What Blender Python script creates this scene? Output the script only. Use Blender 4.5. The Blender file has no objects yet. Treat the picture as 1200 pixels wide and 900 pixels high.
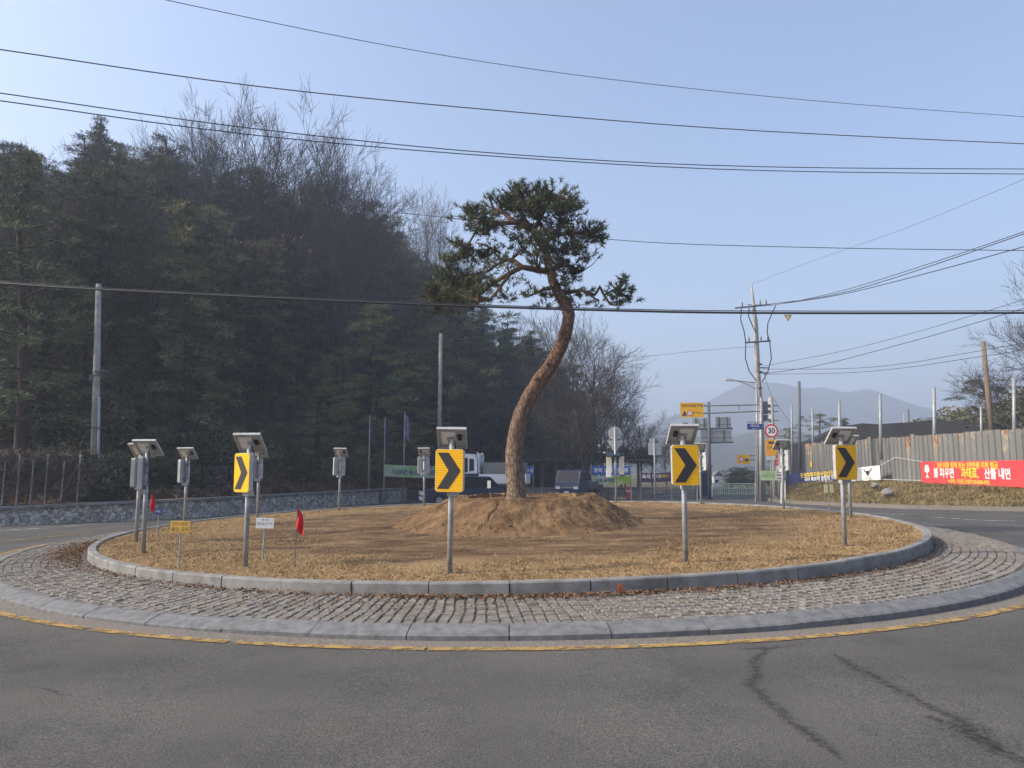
import bpy, bmesh, math, random
from mathutils import Vector, Matrix, noise as mnoise
random.seed(7)
R = math.radians
D = bpy.data
scn = bpy.context.scene
COL = scn.collection

# ------------------------------------------------------------------ camera, sky, sun, exposure
F = 860.0                      # focal length in photo pixels (1200 wide)
HC = 1.75                      # camera height
PITCH = math.atan(98 / F)
cam = D.cameras.new('camera'); camo = D.objects.new('camera', cam); COL.objects.link(camo)
cam.sensor_width = 36; cam.lens = F / 1200 * 36
cam.clip_start = 0.05; cam.clip_end = 6000
camo.location = (0, 0, HC); camo.rotation_euler = (math.pi / 2 + PITCH, 0, 0)
scn.camera = camo

SUN_AZ = -100.0                # compass style: 0 = +Y, clockwise
SUN_EL = 34.0
world = D.worlds.new('World'); scn.world = world; world.use_nodes = True
wn = world.node_tree.nodes; wl = world.node_tree.links
bg = wn['Background']
sky = wn.new('ShaderNodeTexSky'); sky.sky_type = 'NISHITA'; sky.sun_disc = False
sky.sun_elevation = R(SUN_EL); sky.sun_rotation = R(SUN_AZ)
sky.air_density = 1.0; sky.dust_density = 5.2; sky.ozone_density = 2.6; sky.altitude = 100
wl.new(sky.outputs['Color'], bg.inputs['Color']); bg.inputs['Strength'].default_value = 0.15
sun = D.lights.new('sun', 'SUN'); suno = D.objects.new('sun', sun); COL.objects.link(suno)
sun.energy = 3.1; sun.angle = R(0.7); sun.color = (1.0, 0.90, 0.76)
sd = Vector((math.sin(R(SUN_AZ)) * math.cos(R(SUN_EL)), math.cos(R(SUN_AZ)) * math.cos(R(SUN_EL)), math.sin(R(SUN_EL))))
suno.rotation_euler = sd.to_track_quat('Z', 'Y').to_euler(); suno.location = sd * 100
vs = scn.view_settings
vs.view_transform = 'Standard'; vs.look = 'None'; vs.gamma = 1.0; vs.use_curve_mapping = False
vs.exposure = 1.0
HAZE = 0.0015
scn.cycles.max_bounces = 6; scn.cycles.diffuse_bounces = 3; scn.cycles.volume_bounces = 1
scn.cycles.transparent_max_bounces = 8

# ------------------------------------------------------------------ helpers
CP, SP = math.cos(PITCH), math.sin(PITCH)
def P(px, py, Y):
    """world point at depth Y seen at a photo pixel"""
    dx, dy = (px - 600) / F, (450 - py) / F
    v = Vector((dx, CP - dy * SP, SP + dy * CP))
    return Vector((0, 0, HC)) + v * (Y / v.y)
def G(x, y):
    return -0.017 * min(max(0.0, y - 27.0), 55.0) + .006 * max(-22.0, min(22.0, x)) * (1 - smooth(30, 45, y))
def lerp(a, b, t): return a + (b - a) * t
def interp(x, pts):
    if x <= pts[0][0]: return pts[0][1]
    for (a, b), (c, d) in zip(pts, pts[1:]):
        if x <= c: return lerp(b, d, (x - a) / (c - a))
    return pts[-1][1]
def smooth(a, b, x):
    t = min(1, max(0, (x - a) / (b - a))); return t * t * (3 - 2 * t)
def nz(x, y, z=0.0): return mnoise.noise(Vector((x, y, z)))

class MB:
    def __init__(s): s.v = []; s.f = []; s.uv = None
    def face(s, pts):
        n = len(s.v); s.v += [tuple(p) for p in pts]; s.f.append(tuple(range(n, n + len(pts))))
    def box(s, c, size, M=None):
        x, y, z = size[0] / 2, size[1] / 2, size[2] / 2
        n = len(s.v); c = Vector(c)
        for a, b, d in ((-1,-1,-1),(1,-1,-1),(1,1,-1),(-1,1,-1),(-1,-1,1),(1,-1,1),(1,1,1),(-1,1,1)):
            p = Vector((a * x, b * y, d * z))
            if M is not None: p = M @ p
            s.v.append(tuple(p + c))
        for q in ((0,3,2,1),(4,5,6,7),(0,1,5,4),(1,2,6,5),(2,3,7,6),(3,0,4,7)):
            s.f.append(tuple(n + i for i in q))
        return s
    def tube(s, pts, radii, sides=8, cap=True, wob=0.0):
        pts = [Vector(p) for p in pts]
        if not hasattr(radii, '__len__'): radii = [radii] * len(pts)
        n0 = len(s.v); N = len(pts)
        t = (pts[1] - pts[0]).normalized()
        u = t.orthogonal().normalized()
        for i, p in enumerate(pts):
            if i < N - 1: t2 = (pts[i + 1] - p)
            else: t2 = p - pts[i - 1]
            if 0 < i < N - 1: t2 = (pts[i + 1] - pts[i - 1])
            if t2.length > 1e-9: t = t2.normalized()
            u = (u - t * u.dot(t))
            u = u.normalized() if u.length > 1e-6 else t.orthogonal().normalized()
            w = t.cross(u)
            for k in range(sides):
                a = 2 * math.pi * k / sides
                r = radii[i]
                if wob: r *= 1 + wob * nz(p.x * 3 + math.cos(a) * 1.5, p.z * 2.2, math.sin(a) * 1.5 + p.y)
                s.v.append(tuple(p + (u * math.cos(a) + w * math.sin(a)) * r))
        for i in range(N - 1):
            for k in range(sides):
                a = n0 + i * sides + k; b = n0 + i * sides + (k + 1) % sides
                s.f.append((a, b, b + sides, a + sides))
        if cap:
            s.f.append(tuple(n0 + k for k in range(sides))[::-1])
            s.f.append(tuple(n0 + (N - 1) * sides + k for k in range(sides)))
        return s
    def prism(s, poly, y0, y1):
        """polygon in XZ (counter-clockwise from -Y side) extruded along Y"""
        n = len(s.v); m = len(poly)
        for x, z in poly: s.v.append((x, y0, z))
        for x, z in poly: s.v.append((x, y1, z))
        s.f.append(tuple(range(n, n + m)))
        s.f.append(tuple(range(n + m, n + 2 * m))[::-1])
        for i in range(m):
            j = (i + 1) % m
            s.f.append((n + i, n + m + i, n + m + j, n + j))
        return s
    def xf(s, M, start=0):
        for i in range(start, len(s.v)): s.v[i] = tuple(M @ Vector(s.v[i]))
        return s
    def build(s, name, m, parent=None, smoothed=False, kind=None, uvs=None):
        me = D.meshes.new(name); me.from_pydata(s.v, [], s.f)
        if uvs is not None:
            l = me.uv_layers.new(name='uv')
            for lp in me.loops: l.data[lp.index].uv = uvs[lp.vertex_index]
        if smoothed: me.polygons.foreach_set('use_smooth', [True] * len(me.polygons))
        me.materials.append(m); me.update()
        o = D.objects.new(name, me); COL.objects.link(o)
        if parent is not None: o.parent = parent
        if kind: o['kind'] = kind
        return o

def rrect(w, h, r, cz=0.0, cx=0.0, n=4):
    pts = []
    for sx, sz, a0 in ((1,-1,-90),(1,1,0),(-1,1,90),(-1,-1,180)):
        for i in range(n + 1):
            a = R(a0 + 90 * i / n)
            pts.append((cx + sx * (w / 2 - r) + r * math.cos(a), cz + sz * (h / 2 - r) + r * math.sin(a)))
    return pts
def disc(r, cz, cx=0.0, n=24):
    return [(cx + r * math.cos(2 * math.pi * i / n), cz + r * math.sin(2 * math.pi * i / n)) for i in range(n)]
def tag(o, label, cat, group=None):
    o['label'] = label; o['category'] = cat
    if group: o['group'] = group
    return o
def thing(name, label, cat, loc=(0, 0, 0), rz=0.0, group=None):
    o = D.objects.new(name, None); COL.objects.link(o); o.empty_display_size = 0.2
    o.location = loc; o.rotation_euler = (0, 0, rz)
    return tag(o, label, cat, group)
def copy_tree(o, parent=None):
    c = o.copy(); COL.objects.link(c)
    if parent is not None: c.parent = parent
    for ch in o.children: copy_tree(ch, c)
    return c
def text(name, body, size, m, parent, loc, rz=0.0, align='CENTER', bold=0.0, xs=1.0, rx=math.pi / 2):
    cu = D.curves.new('txt', 'FONT'); cu.body = body; cu.size = size; cu.align_x = align; cu.align_y = 'CENTER'
    cu.offset = bold; cu.resolution_u = 3
    t = D.objects.new('txt', cu); COL.objects.link(t)
    bpy.context.view_layer.update()
    me = D.meshes.new_from_object(t)
    D.objects.remove(t)
    me.name = name; me.materials.clear(); me.materials.append(m)
    o = D.objects.new(name, me); COL.objects.link(o); o.parent = parent
    o.location = loc; o.rotation_euler = (rx, 0, rz); o.scale = (xs, 1, 1)
    return o

# ------------------------------------------------------------------ materials
def mat(name, col, rough=0.7, var=0.0, scale=4.0, col2=None, metal=0.0, bump=0.0, bscale=None, detail=4.0, spec=0.3, stretch=None, objrand=0.0, uv=False, lo=0.35, hi=0.65):
    m = D.materials.new(name); m.use_nodes = True
    nt = m.node_tree; N = nt.nodes; L = nt.links
    b = N['Principled BSDF']
    b.inputs['Roughness'].default_value = rough; b.inputs['Metallic'].default_value = metal
    b.inputs['Specular IOR Level'].default_value = spec
    c4 = (*col, 1)
    b.inputs['Base Color'].default_value = c4
    tc = N.new('ShaderNodeTexCoord'); src = tc.outputs['UV' if uv else 'Object']
    if stretch:
        mp = N.new('ShaderNodeMapping'); mp.inputs['Scale'].default_value = stretch
        L.new(src, mp.inputs['Vector']); src = mp.outputs['Vector']
    out = None
    if var or col2:
        n = N.new('ShaderNodeTexNoise'); n.inputs['Scale'].default_value = scale; n.inputs['Detail'].default_value = detail
        n.inputs['Roughness'].default_value = 0.62
        L.new(src, n.inputs['Vector'])
        r = N.new('ShaderNodeValToRGB'); r.color_ramp.elements[0].position = lo; r.color_ramp.elements[1].position = hi
        if col2 is None:
            r.color_ramp.elements[0].color = (*[max(0, c * (1 - var)) for c in col], 1)
            r.color_ramp.elements[1].color = (*[min(1, c * (1 + var)) for c in col], 1)
        else:
            r.color_ramp.elements[0].color = c4; r.color_ramp.elements[1].color = (*col2, 1)
        L.new(n.outputs['Fac'], r.inputs['Fac']); out = r.outputs['Color']
        L.new(out, b.inputs['Base Color'])
    if objrand:
        oi = N.new('ShaderNodeObjectInfo'); hs = N.new('ShaderNodeHueSaturation')
        mr = N.new('ShaderNodeMapRange'); mr.inputs['To Min'].default_value = 1 - objrand; mr.inputs['To Max'].default_value = 1 + objrand
        L.new(oi.outputs['Random'], mr.inputs['Value']); L.new(mr.outputs['Result'], hs.inputs['Value'])
        mh = N.new('ShaderNodeMapRange'); mh.inputs['To Min'].default_value = 0.47; mh.inputs['To Max'].default_value = 0.53
        mm = N.new('ShaderNodeMath'); mm.operation = 'FRACT'; mx = N.new('ShaderNodeMath'); mx.operation = 'MULTIPLY'; mx.inputs[1].default_value = 7.31
        L.new(oi.outputs['Random'], mx.inputs[0]); L.new(mx.outputs[0], mm.inputs[0]); L.new(mm.outputs[0], mh.inputs['Value'])
        L.new(mh.outputs['Result'], hs.inputs['Hue'])
        if out: L.new(out, hs.inputs['Color'])
        else: hs.inputs['Color'].default_value = c4
        L.new(hs.outputs['Color'], b.inputs['Base Color'])
    if bump:
        n2 = N.new('ShaderNodeTexNoise'); n2.inputs['Scale'].default_value = bscale or scale; n2.inputs['Detail'].default_value = 5
        L.new(src, n2.inputs['Vector'])
        bp = N.new('ShaderNodeBump'); bp.inputs['Strength'].default_value = bump; bp.inputs['Distance'].default_value = 0.02
        L.new(n2.outputs['Fac'], bp.inputs['Height']); L.new(bp.outputs['Normal'], b.inputs['Normal'])
    return m
def node_add(m): return m.node_tree.nodes, m.node_tree.links, m.node_tree.nodes['Principled BSDF']

M = {}
M['steel'] = mat('galvanised_steel', (0.29, 0.30, 0.31), 0.55, 0.22, 9, metal=0.35, spec=0.4)
M['steel_dark'] = mat('dark_steel', (0.10, 0.105, 0.115), 0.5, 0.2, 6)
M['plate_back'] = mat('sign_back_aluminium', (0.42, 0.43, 0.43), 0.5, 0.12, 5, metal=0.2)
M['tray'] = mat('panel_underside', (0.36, 0.37, 0.37), 0.55, 0.12, 6)
M['black'] = mat('black_plastic', (0.015, 0.015, 0.017), 0.5)
M['charcoal'] = mat('arrow_black', (0.035, 0.033, 0.035), 0.6)
M['white'] = mat('white_paint', (0.74, 0.74, 0.73), 0.55, 0.06, 5)
M['offwhite'] = mat('pale_plate', (0.62, 0.60, 0.55), 0.6, 0.08, 6)
M['red'] = mat('red_paint', (0.55, 0.03, 0.035), 0.55, 0.1, 6)
M['yellow'] = mat('yellow_paint', (0.80, 0.42, 0.012), 0.5, 0.06, 3)
M['blue'] = mat('blue_sign', (0.022, 0.05, 0.22), 0.5, 0.08, 3)
M['green_sign'] = mat('green_sign', (0.42, 0.55, 0.30), 0.55, 0.1, 3)
M['glass'] = mat('dark_glass', (0.015, 0.018, 0.022), 0.25, spec=0.25)
M['tyre'] = mat('tyre_rubber', (0.02, 0.02, 0.02), 0.85)
M['concrete_pole'] = mat('concrete_pole', (0.32, 0.31, 0.285), 0.85, 0.18, 4)
M['wire'] = mat('wire_black', (0.03, 0.03, 0.034), 0.6)
M['solar'] = mat('solar_cells', (0.01, 0.014, 0.03), 0.2, spec=0.5)
# chevron yellow: ribbed retro-reflective sheet
def chevron_yellow():
    m = mat('chevron_yellow', (0.82, 0.44, 0.008), 0.45)
    N, L, b = node_add(m)
    tc = N.new('ShaderNodeTexCoord'); w = N.new('ShaderNodeTexWave'); w.bands_direction = 'Z'; w.inputs['Scale'].default_value = 9.2
    w.inputs['Distortion'].default_value = 0; L.new(tc.outputs['Object'], w.inputs['Vector'])
    r = N.new('ShaderNodeValToRGB'); r.color_ramp.elements[0].position = 0.03; r.color_ramp.elements[1].position = 0.16
    r.color_ramp.elements[0].color = (0.52, 0.26, 0.006, 1); r.color_ramp.elements[1].color = (0.84, 0.45, 0.008, 1)
    L.new(w.outputs['Fac'], r.inputs['Fac']); L.new(r.outputs['Color'], b.inputs['Base Color']); return m
M['chev'] = chevron_yellow()

def asphalt():
    m = mat('asphalt', (0.09, 0.09, 0.092), 0.92, spec=0.15)
    N, L, b = node_add(m)
    tc = N.new('ShaderNodeTexCoord')
    def noise(sc, det, ro=0.6):
        n = N.new('ShaderNodeTexNoise'); n.inputs['Scale'].default_value = sc; n.inputs['Detail'].default_value = det; n.inputs['Roughness'].default_value = ro
        L.new(tc.outputs['Object'], n.inputs['Vector']); return n.outputs['Fac']
    def ramp(f, stops):
        r = N.new('ShaderNodeValToRGB')
        while len(r.color_ramp.elements) < len(stops): r.color_ramp.elements.new(0.5)
        for e, (p, c) in zip(r.color_ramp.elements, stops): e.position = p; e.color = (*c, 1)
        L.new(f, r.inputs['Fac']); return r.outputs['Color']
    def mult(a, c):
        x = N.new('ShaderNodeMix'); x.data_type = 'RGBA'; x.blend_type = 'MULTIPLY'; x.inputs['Factor'].default_value = 1
        L.new(a, x.inputs[6]); L.new(c, x.inputs[7]); return x.outputs[2]
    base = ramp(noise(0.22, 5), [(0.3, (0.074, 0.071, 0.067)), (0.5, (0.089, 0.086, 0.081)), (0.72, (0.102, 0.098, 0.092))])
    sp = ramp(noise(85, 2.0, 0.8), [(0.32, (0.42, 0.42, 0.43)), (0.47, (0.84, 0.84, 0.84)), (0.57, (1.15, 1.14, 1.12)), (0.70, (2.0, 1.95, 1.85))])
    st = ramp(noise(1.1, 6, 0.7), [(0.28, (0.78, 0.78, 0.8)), (0.5, (1, 1, 1)), (0.7, (1.06, 1.05, 1.03))])
    mp = N.new('ShaderNodeMapping'); mp.inputs['Location'].default_value = (.03, -18.4, 0); L.new(tc.outputs['Object'], mp.inputs['Vector'])
    ln = N.new('ShaderNodeVectorMath'); ln.operation = 'LENGTH'; L.new(mp.outputs['Vector'], ln.inputs[0])
    wob = N.new('ShaderNodeMath'); wob.operation = 'MULTIPLY_ADD'; wob.inputs[1].default_value = 1.3; L.new(noise(.5, 3), wob.inputs[0]); L.new(ln.outputs['Value'], wob.inputs[2])
    sn = N.new('ShaderNodeMath'); sn.operation = 'MULTIPLY'; sn.inputs[1].default_value = 3.3; L.new(wob.outputs[0], sn.inputs[0])
    s2 = N.new('ShaderNodeMath'); s2.operation = 'SINE'; L.new(sn.outputs[0], s2.inputs[0])
    s3 = N.new('ShaderNodeMapRange'); s3.inputs['From Min'].default_value = -1; L.new(s2.outputs[0], s3.inputs['Value'])
    lane = ramp(s3.outputs['Result'], [(0.0, (.90, .90, .905)), (.5, (1, 1, 1)), (1.0, (1.06, 1.055, 1.05))])
    blot = ramp(noise(2.6, 7, .75), [(0.26, (.70, .69, .68)), (.38, (.97, .97, .97)), (.7, (1.03, 1.03, 1.02))])
    L.new(mult(mult(mult(mult(base, sp), st), lane), blot), b.inputs['Base Color'])
    bp = N.new('ShaderNodeBump'); bp.inputs['Strength'].default_value = 0.5; bp.inputs['Distance'].default_value = 0.008
    L.new(noise(62, 2.5, 0.75), bp.inputs['Height']); L.new(bp.outputs['Normal'], b.inputs['Normal'])
    return m
M['asphalt'] = asphalt()
M['gutter'] = mat('gravelly_concrete', (0.165, 0.148, 0.127), 0.95, 0.45, 45, bump=0.5, bscale=45, spec=0.15)
M['granite'] = mat('granite_kerb', (0.145, 0.146, 0.148), 0.85, 0.34, 9, bump=0.15, bscale=60, detail=8, spec=0.2, lo=.3, hi=.7)
M['granite_worn'] = mat('weathered_granite', (0.135, 0.131, 0.124), 0.9, col2=(0.235, 0.23, 0.222), scale=3.2, bump=0.2, bscale=50, detail=9, spec=0.2, lo=.35, hi=.6)
M['sett'] = mat('granite_sett', (0.105, 0.093, 0.079), 0.9, col2=(0.225, 0.207, 0.184), scale=6.5, bump=0.3, bscale=60, detail=9, spec=0.2, lo=.3, hi=.68)
M['joint'] = mat('joint_sand', (0.11, 0.09, 0.068), 0.95, 0.4, 9, detail=6)
M['roadyellow'] = None
def worn_paint(name, col):
    m = mat(name, col, 0.8, 0.15, 7, spec=0.2)
    N, L, b = node_add(m)
    tc = N.new('ShaderNodeTexCoord'); n = N.new('ShaderNodeTexNoise'); n.inputs['Scale'].default_value = 5; n.inputs['Detail'].default_value = 9; n.inputs['Roughness'].default_value = .75
    L.new(tc.outputs['Object'], n.inputs['Vector'])
    r = N.new('ShaderNodeValToRGB'); r.color_ramp.elements[0].position = .46; r.color_ramp.elements[1].position = .58
    r.color_ramp.elements[0].color = (1, 1, 1, 1); r.color_ramp.elements[1].color = (.25, .25, .25, 1)
    L.new(n.outputs['Fac'], r.inputs['Fac']); L.new(r.outputs['Color'], b.inputs['Alpha'])
    return m
M['roadyellow'] = worn_paint('worn_yellow_line', (0.33, 0.215, 0.075))
M['roadwhite'] = worn_paint('worn_white_line', (0.50, 0.50, 0.48))

def island_soil():
    m = mat('island_soil', (0.2, 0.13, 0.07), 0.95, spec=0.1)
    N, L, b = node_add(m)
    tc = N.new('ShaderNodeTexCoord')
    def noise(sc, det, ro=0.65, st=(1, 1, 1)):
        mp = N.new('ShaderNodeMapping'); mp.inputs['Scale'].default_value = st; L.new(tc.outputs['Object'], mp.inputs['Vector'])
        n = N.new('ShaderNodeTexNoise'); n.inputs['Scale'].default_value = sc; n.inputs['Detail'].default_value = det; n.inputs['Roughness'].default_value = ro
        L.new(mp.outputs['Vector'], n.inputs['Vector']); return n.outputs['Fac']
    def ramp(f, stops):
        r = N.new('ShaderNodeValToRGB')
        while len(r.color_ramp.elements) < len(stops): r.color_ramp.elements.new(0.5)
        for e, (p, c) in zip(r.color_ramp.elements, stops): e.position = p; e.color = (*c, 1)
        L.new(f, r.inputs['Fac']); return r.outputs['Color']
    soil = ramp(noise(1.6, 7, .7, (.6, 1.3, 1)), [(0.34, (0.056, 0.034, 0.019)), (0.48, (0.115, 0.072, 0.039)), (0.68, (0.235, 0.160, 0.088))])
    straw = ramp(noise(14, 6, .7), [(0.3, (0.165, 0.107, 0.054)), (0.6, (0.30, 0.208, 0.105))])
    ln = N.new('ShaderNodeVectorMath'); ln.operation = 'LENGTH'; L.new(tc.outputs['Object'], ln.inputs[0])
    add = N.new('ShaderNodeMath'); add.operation = 'MULTIPLY_ADD'; add.inputs[1].default_value = 3.2
    L.new(noise(.7, 4), add.inputs[0]); L.new(ln.outputs['Value'], add.inputs[2])
    mr = N.new('ShaderNodeMapRange'); mr.inputs['From Min'].default_value = 7.6; mr.inputs['From Max'].default_value = 9.1
    L.new(add.outputs[0], mr.inputs['Value'])
    mx = N.new('ShaderNodeMix'); mx.data_type = 'RGBA'
    L.new(mr.outputs['Result'], mx.inputs['Factor']); L.new(soil, mx.inputs[6]); L.new(straw, mx.inputs[7])
    L.new(mx.outputs[2], b.inputs['Base Color'])
    bp = N.new('ShaderNodeBump'); bp.inputs['Strength'].default_value = 0.7; bp.inputs['Distance'].default_value = 0.03
    L.new(noise(22, 6), bp.inputs['Height']); L.new(bp.outputs['Normal'], b.inputs['Normal'])
    return m
M['island'] = island_soil()
M['mound'] = mat('heaped_earth', (0.085, 0.050, 0.025), 0.95, col2=(0.195, 0.122, 0.064), scale=2.2, bump=0.8, bscale=18, detail=8, spec=0.1, lo=.34, hi=.66)
M['straw'] = mat('dry_grass', (0.20, 0.128, 0.062), 0.9, col2=(0.38, 0.268, 0.14), scale=2.2, spec=0.1, detail=5)
M['deadleaf'] = mat('dead_leaves', (0.09, 0.045, 0.022), 0.9, col2=(0.24, 0.14, 0.075), scale=9, spec=0.1)
M['litter'] = mat('leaf_litter_ground', (0.035, 0.028, 0.019), 0.95, col2=(0.080, 0.058, 0.037), scale=1.3, bump=.5, bscale=5, spec=0.05)
M['bank'] = mat('bank_turf', (0.085, 0.075, 0.035), 0.95, col2=(0.26, 0.19, 0.10), scale=1.5, bump=.5, bscale=9, spec=0.05, detail=8)
M['bankgrass'] = mat('bank_grass', (0.09, 0.085, 0.035), 0.95, col2=(0.30, 0.22, 0.11), scale=.9, spec=0.05, detail=6)
M['field'] = mat('field', (0.10, 0.085, 0.05), 0.95, 0.3, .2, spec=0.05)
M['pine'] = mat('pine_needles', (0.042, 0.060, 0.028), 0.75, col2=(0.115, 0.138, 0.062), scale=1.3, spec=0.15, objrand=.3)
M['pine_far'] = mat('forest_needles', (0.034, 0.042, 0.022), 0.8, col2=(0.145, 0.145, 0.072), scale=.8, spec=0.1, objrand=.6)
M['bark'] = mat('forest_bark', (0.055, 0.043, 0.034), 0.95, 0.35, 5, spec=0.05, objrand=.2)
M['twig'] = mat('bare_twigs', (0.058, 0.050, 0.045), 0.95, 0.2, 3, spec=0.05, objrand=.25)
M['vine'] = mat('dry_vines', (0.075, 0.055, 0.042), 0.95, col2=(0.17, 0.125, 0.095), scale=2.0, spec=0.05)
M['shrubleaf'] = mat('shrub_leaves', (0.045, 0.050, 0.026), 0.9, col2=(0.15, 0.115, 0.06), scale=1.2, spec=0.05, objrand=.3)
def pinebark():
    m = mat('red_pine_bark', (0.2, 0.12, 0.08), 0.92, spec=0.1)
    N, L, b = node_add(m)
    tc = N.new('ShaderNodeTexCoord'); mp = N.new('ShaderNodeMapping'); mp.inputs['Scale'].default_value = (26, 26, 9); L.new(tc.outputs['Object'], mp.inputs['Vector'])
    v = N.new('ShaderNodeTexVoronoi'); v.feature = 'DISTANCE_TO_EDGE'; v.inputs['Scale'].default_value = 1.0
    nn = N.new('ShaderNodeTexNoise'); nn.inputs['Scale'].default_value = 2.0; nn.inputs['Detail'].default_value = 6
    L.new(mp.outputs['Vector'], nn.inputs['Vector'])
    mixv = N.new('ShaderNodeMix'); mixv.data_type = 'VECTOR'; mixv.inputs['Factor'].default_value = .5
    L.new(mp.outputs['Vector'], mixv.inputs[4]); L.new(nn.outputs['Color'], mixv.inputs[5]); L.new(mixv.outputs[1], v.inputs['Vector'])
    r = N.new('ShaderNodeValToRGB'); r.color_ramp.elements[0].position = 0.02; r.color_ramp.elements[1].position = 0.16
    r.color_ramp.elements[0].color = (.50, .47, .45, 1); r.color_ramp.elements[1].color = (1.1, 1.1, 1.1, 1)
    L.new(v.outputs['Distance'], r.inputs['Fac'])
    sx = N.new('ShaderNodeSeparateXYZ'); L.new(tc.outputs['Object'], sx.inputs[0])
    ad = N.new('ShaderNodeMath'); ad.operation = 'MULTIPLY_ADD'; ad.inputs[1].default_value = 1.6
    L.new(nn.outputs['Fac'], ad.inputs[0]); L.new(sx.outputs['Z'], ad.inputs[2])
    mr = N.new('ShaderNodeValToRGB'); L.new(ad.outputs[0], mr.inputs['Fac'])
    mrr = N.new('ShaderNodeMapRange'); mrr.inputs['From Min'].default_value = 1.5; mrr.inputs['From Max'].default_value = 5.5
    L.new(ad.outputs[0], mrr.inputs['Value']); L.new(mrr.outputs['Result'], mr.inputs['Fac'])
    mr.color_ramp.elements[0].position = 0.1; mr.color_ramp.elements[1].position = 0.75
    mr.color_ramp.elements[0].color = (0.195, 0.145, 0.105, 1); mr.color_ramp.elements[1].color = (0.175, 0.100, 0.065, 1)
    x = N.new('ShaderNodeMix'); x.data_type = 'RGBA'; x.blend_type = 'MULTIPLY'; x.inputs['Factor'].default_value = .9
    L.new(mr.outputs['Color'], x.inputs[6]); L.new(r.outputs['Color'], x.inputs[7]); L.new(x.outputs[2], b.inputs['Base Color'])
    bp = N.new('ShaderNodeBump'); bp.inputs['Strength'].default_value = 0.9; bp.inputs['Distance'].default_value = 0.03
    L.new(r.outputs['Color'], bp.inputs['Height']); L.new(bp.outputs['Normal'], b.inputs['Normal'])
    return m
M['pinebark'] = pinebark()
def stonewall():
    m = mat('rubble_stone', (0.3, 0.29, 0.27), 0.9, spec=0.1)
    N, L, b = node_add(m)
    tc = N.new('ShaderNodeTexCoord'); mp = N.new('ShaderNodeMapping'); mp.inputs['Scale'].default_value = (5.6, 6.2, 1); L.new(tc.outputs['UV'], mp.inputs['Vector'])
    v = N.new('ShaderNodeTexVoronoi'); v.feature = 'DISTANCE_TO_EDGE'; v.inputs['Scale'].default_value = 1
    vc = N.new('ShaderNodeTexVoronoi'); vc.inputs['Scale'].default_value = 1
    L.new(mp.outputs['Vector'], v.inputs['Vector']); L.new(mp.outputs['Vector'], vc.inputs['Vector'])
    r = N.new('ShaderNodeValToRGB'); r.color_ramp.elements[0].position = .03; r.color_ramp.elements[1].position = .09
    r.color_ramp.elements[0].color = (.50, .47, .44, 1); r.color_ramp.elements[1].color = (1, 1, 1, 1); L.new(v.outputs['Distance'], r.inputs['Fac'])
    c = N.new('ShaderNodeValToRGB'); c.color_ramp.elements[0].color = (.27, .25, .225, 1); c.color_ramp.elements[1].color = (.56, .54, .50, 1)
    sx = N.new('ShaderNodeSeparateXYZ'); L.new(vc.outputs['Color'], sx.inputs[0]); L.new(sx.outputs['X'], c.inputs['Fac'])
    x = N.new('ShaderNodeMix'); x.data_type = 'RGBA'; x.blend_type = 'MULTIPLY'; x.inputs['Factor'].default_value = 1
    L.new(c.outputs['Color'], x.inputs[6]); L.new(r.outputs['Color'], x.inputs[7])
    n = N.new('ShaderNodeTexNoise'); n.inputs['Scale'].default_value = 9; n.inputs['Detail'].default_value = 6; L.new(tc.outputs['Object'], n.inputs['Vector'])
    r2 = N.new('ShaderNodeValToRGB'); r2.color_ramp.elements[0].position = .3; r2.color_ramp.elements[1].position = .6; r2.color_ramp.elements[0].color = (.55, .54, .52, 1)
    L.new(n.outputs['Fac'], r2.inputs['Fac'])
    x2 = N.new('ShaderNodeMix'); x2.data_type = 'RGBA'; x2.blend_type = 'MULTIPLY'; x2.inputs['Factor'].default_value = 1
    L.new(x.outputs[2], x2.inputs[6]); L.new(r2.outputs['Color'], x2.inputs[7]); L.new(x2.outputs[2], b.inputs['Base Color'])
    bp = N.new('ShaderNodeBump'); bp.inputs['Strength'].default_value = .35; bp.inputs['Distance'].default_value = .03
    L.new(r.outputs['Color'], bp.inputs['Height']); L.new(bp.outputs['Normal'], b.inputs['Normal'])
    return m
M['stone'] = stonewall()

# ------------------------------------------------------------------ ground, roads, haze
CX, CY = -0.03, 18.4             # centre of the roundabout
def tilt(x, y): return 0.010 * (y - 9.3) + 0.011 * x
def ring(name, r0, r1, z0, z1, m, n=180, a0=0.0, a1=360.0, jit=0.0, kind='structure', tl=0.0):
    b = MB()
    for i in range(n + 1):
        a = R(lerp(a0, a1, i / n))
        j = jit * nz(i * .35, r0)
        for r, z in ((r0 + j, z0), (r1 + j * .6, z1)):
            x, y = CX + r * math.cos(a), CY + r * math.sin(a)
            b.v.append((x, y, z + G(x, y) + tl * tilt(x, y)))
    for i in range(n): b.f.append((2 * i, 2 * i + 1, 2 * i + 3, 2 * i + 2))
    return b.build(name, m, kind=kind)

# base ground to the horizon
b = MB()
xs = [-1250, -600, -250, -120, -80, -60, -40, -20, 0, 20, 40, 60, 80, 120, 250, 600, 1250]
ys = [-300, -100, -40, -10, 10, 27, 40, 55, 70, 82, 120, 200, 400, 700, 1250]
for y in ys:
    for x in xs: b.v.append((x, y, G(x, y) - 0.14))
for j in range(len(ys) - 1):
    for i in range(len(xs) - 1):
        k = j * len(xs) + i; b.f.append((k, k + 1, k + 1 + len(xs), k + len(xs)))
b.build('ground', M['field'], kind='structure')

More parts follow.
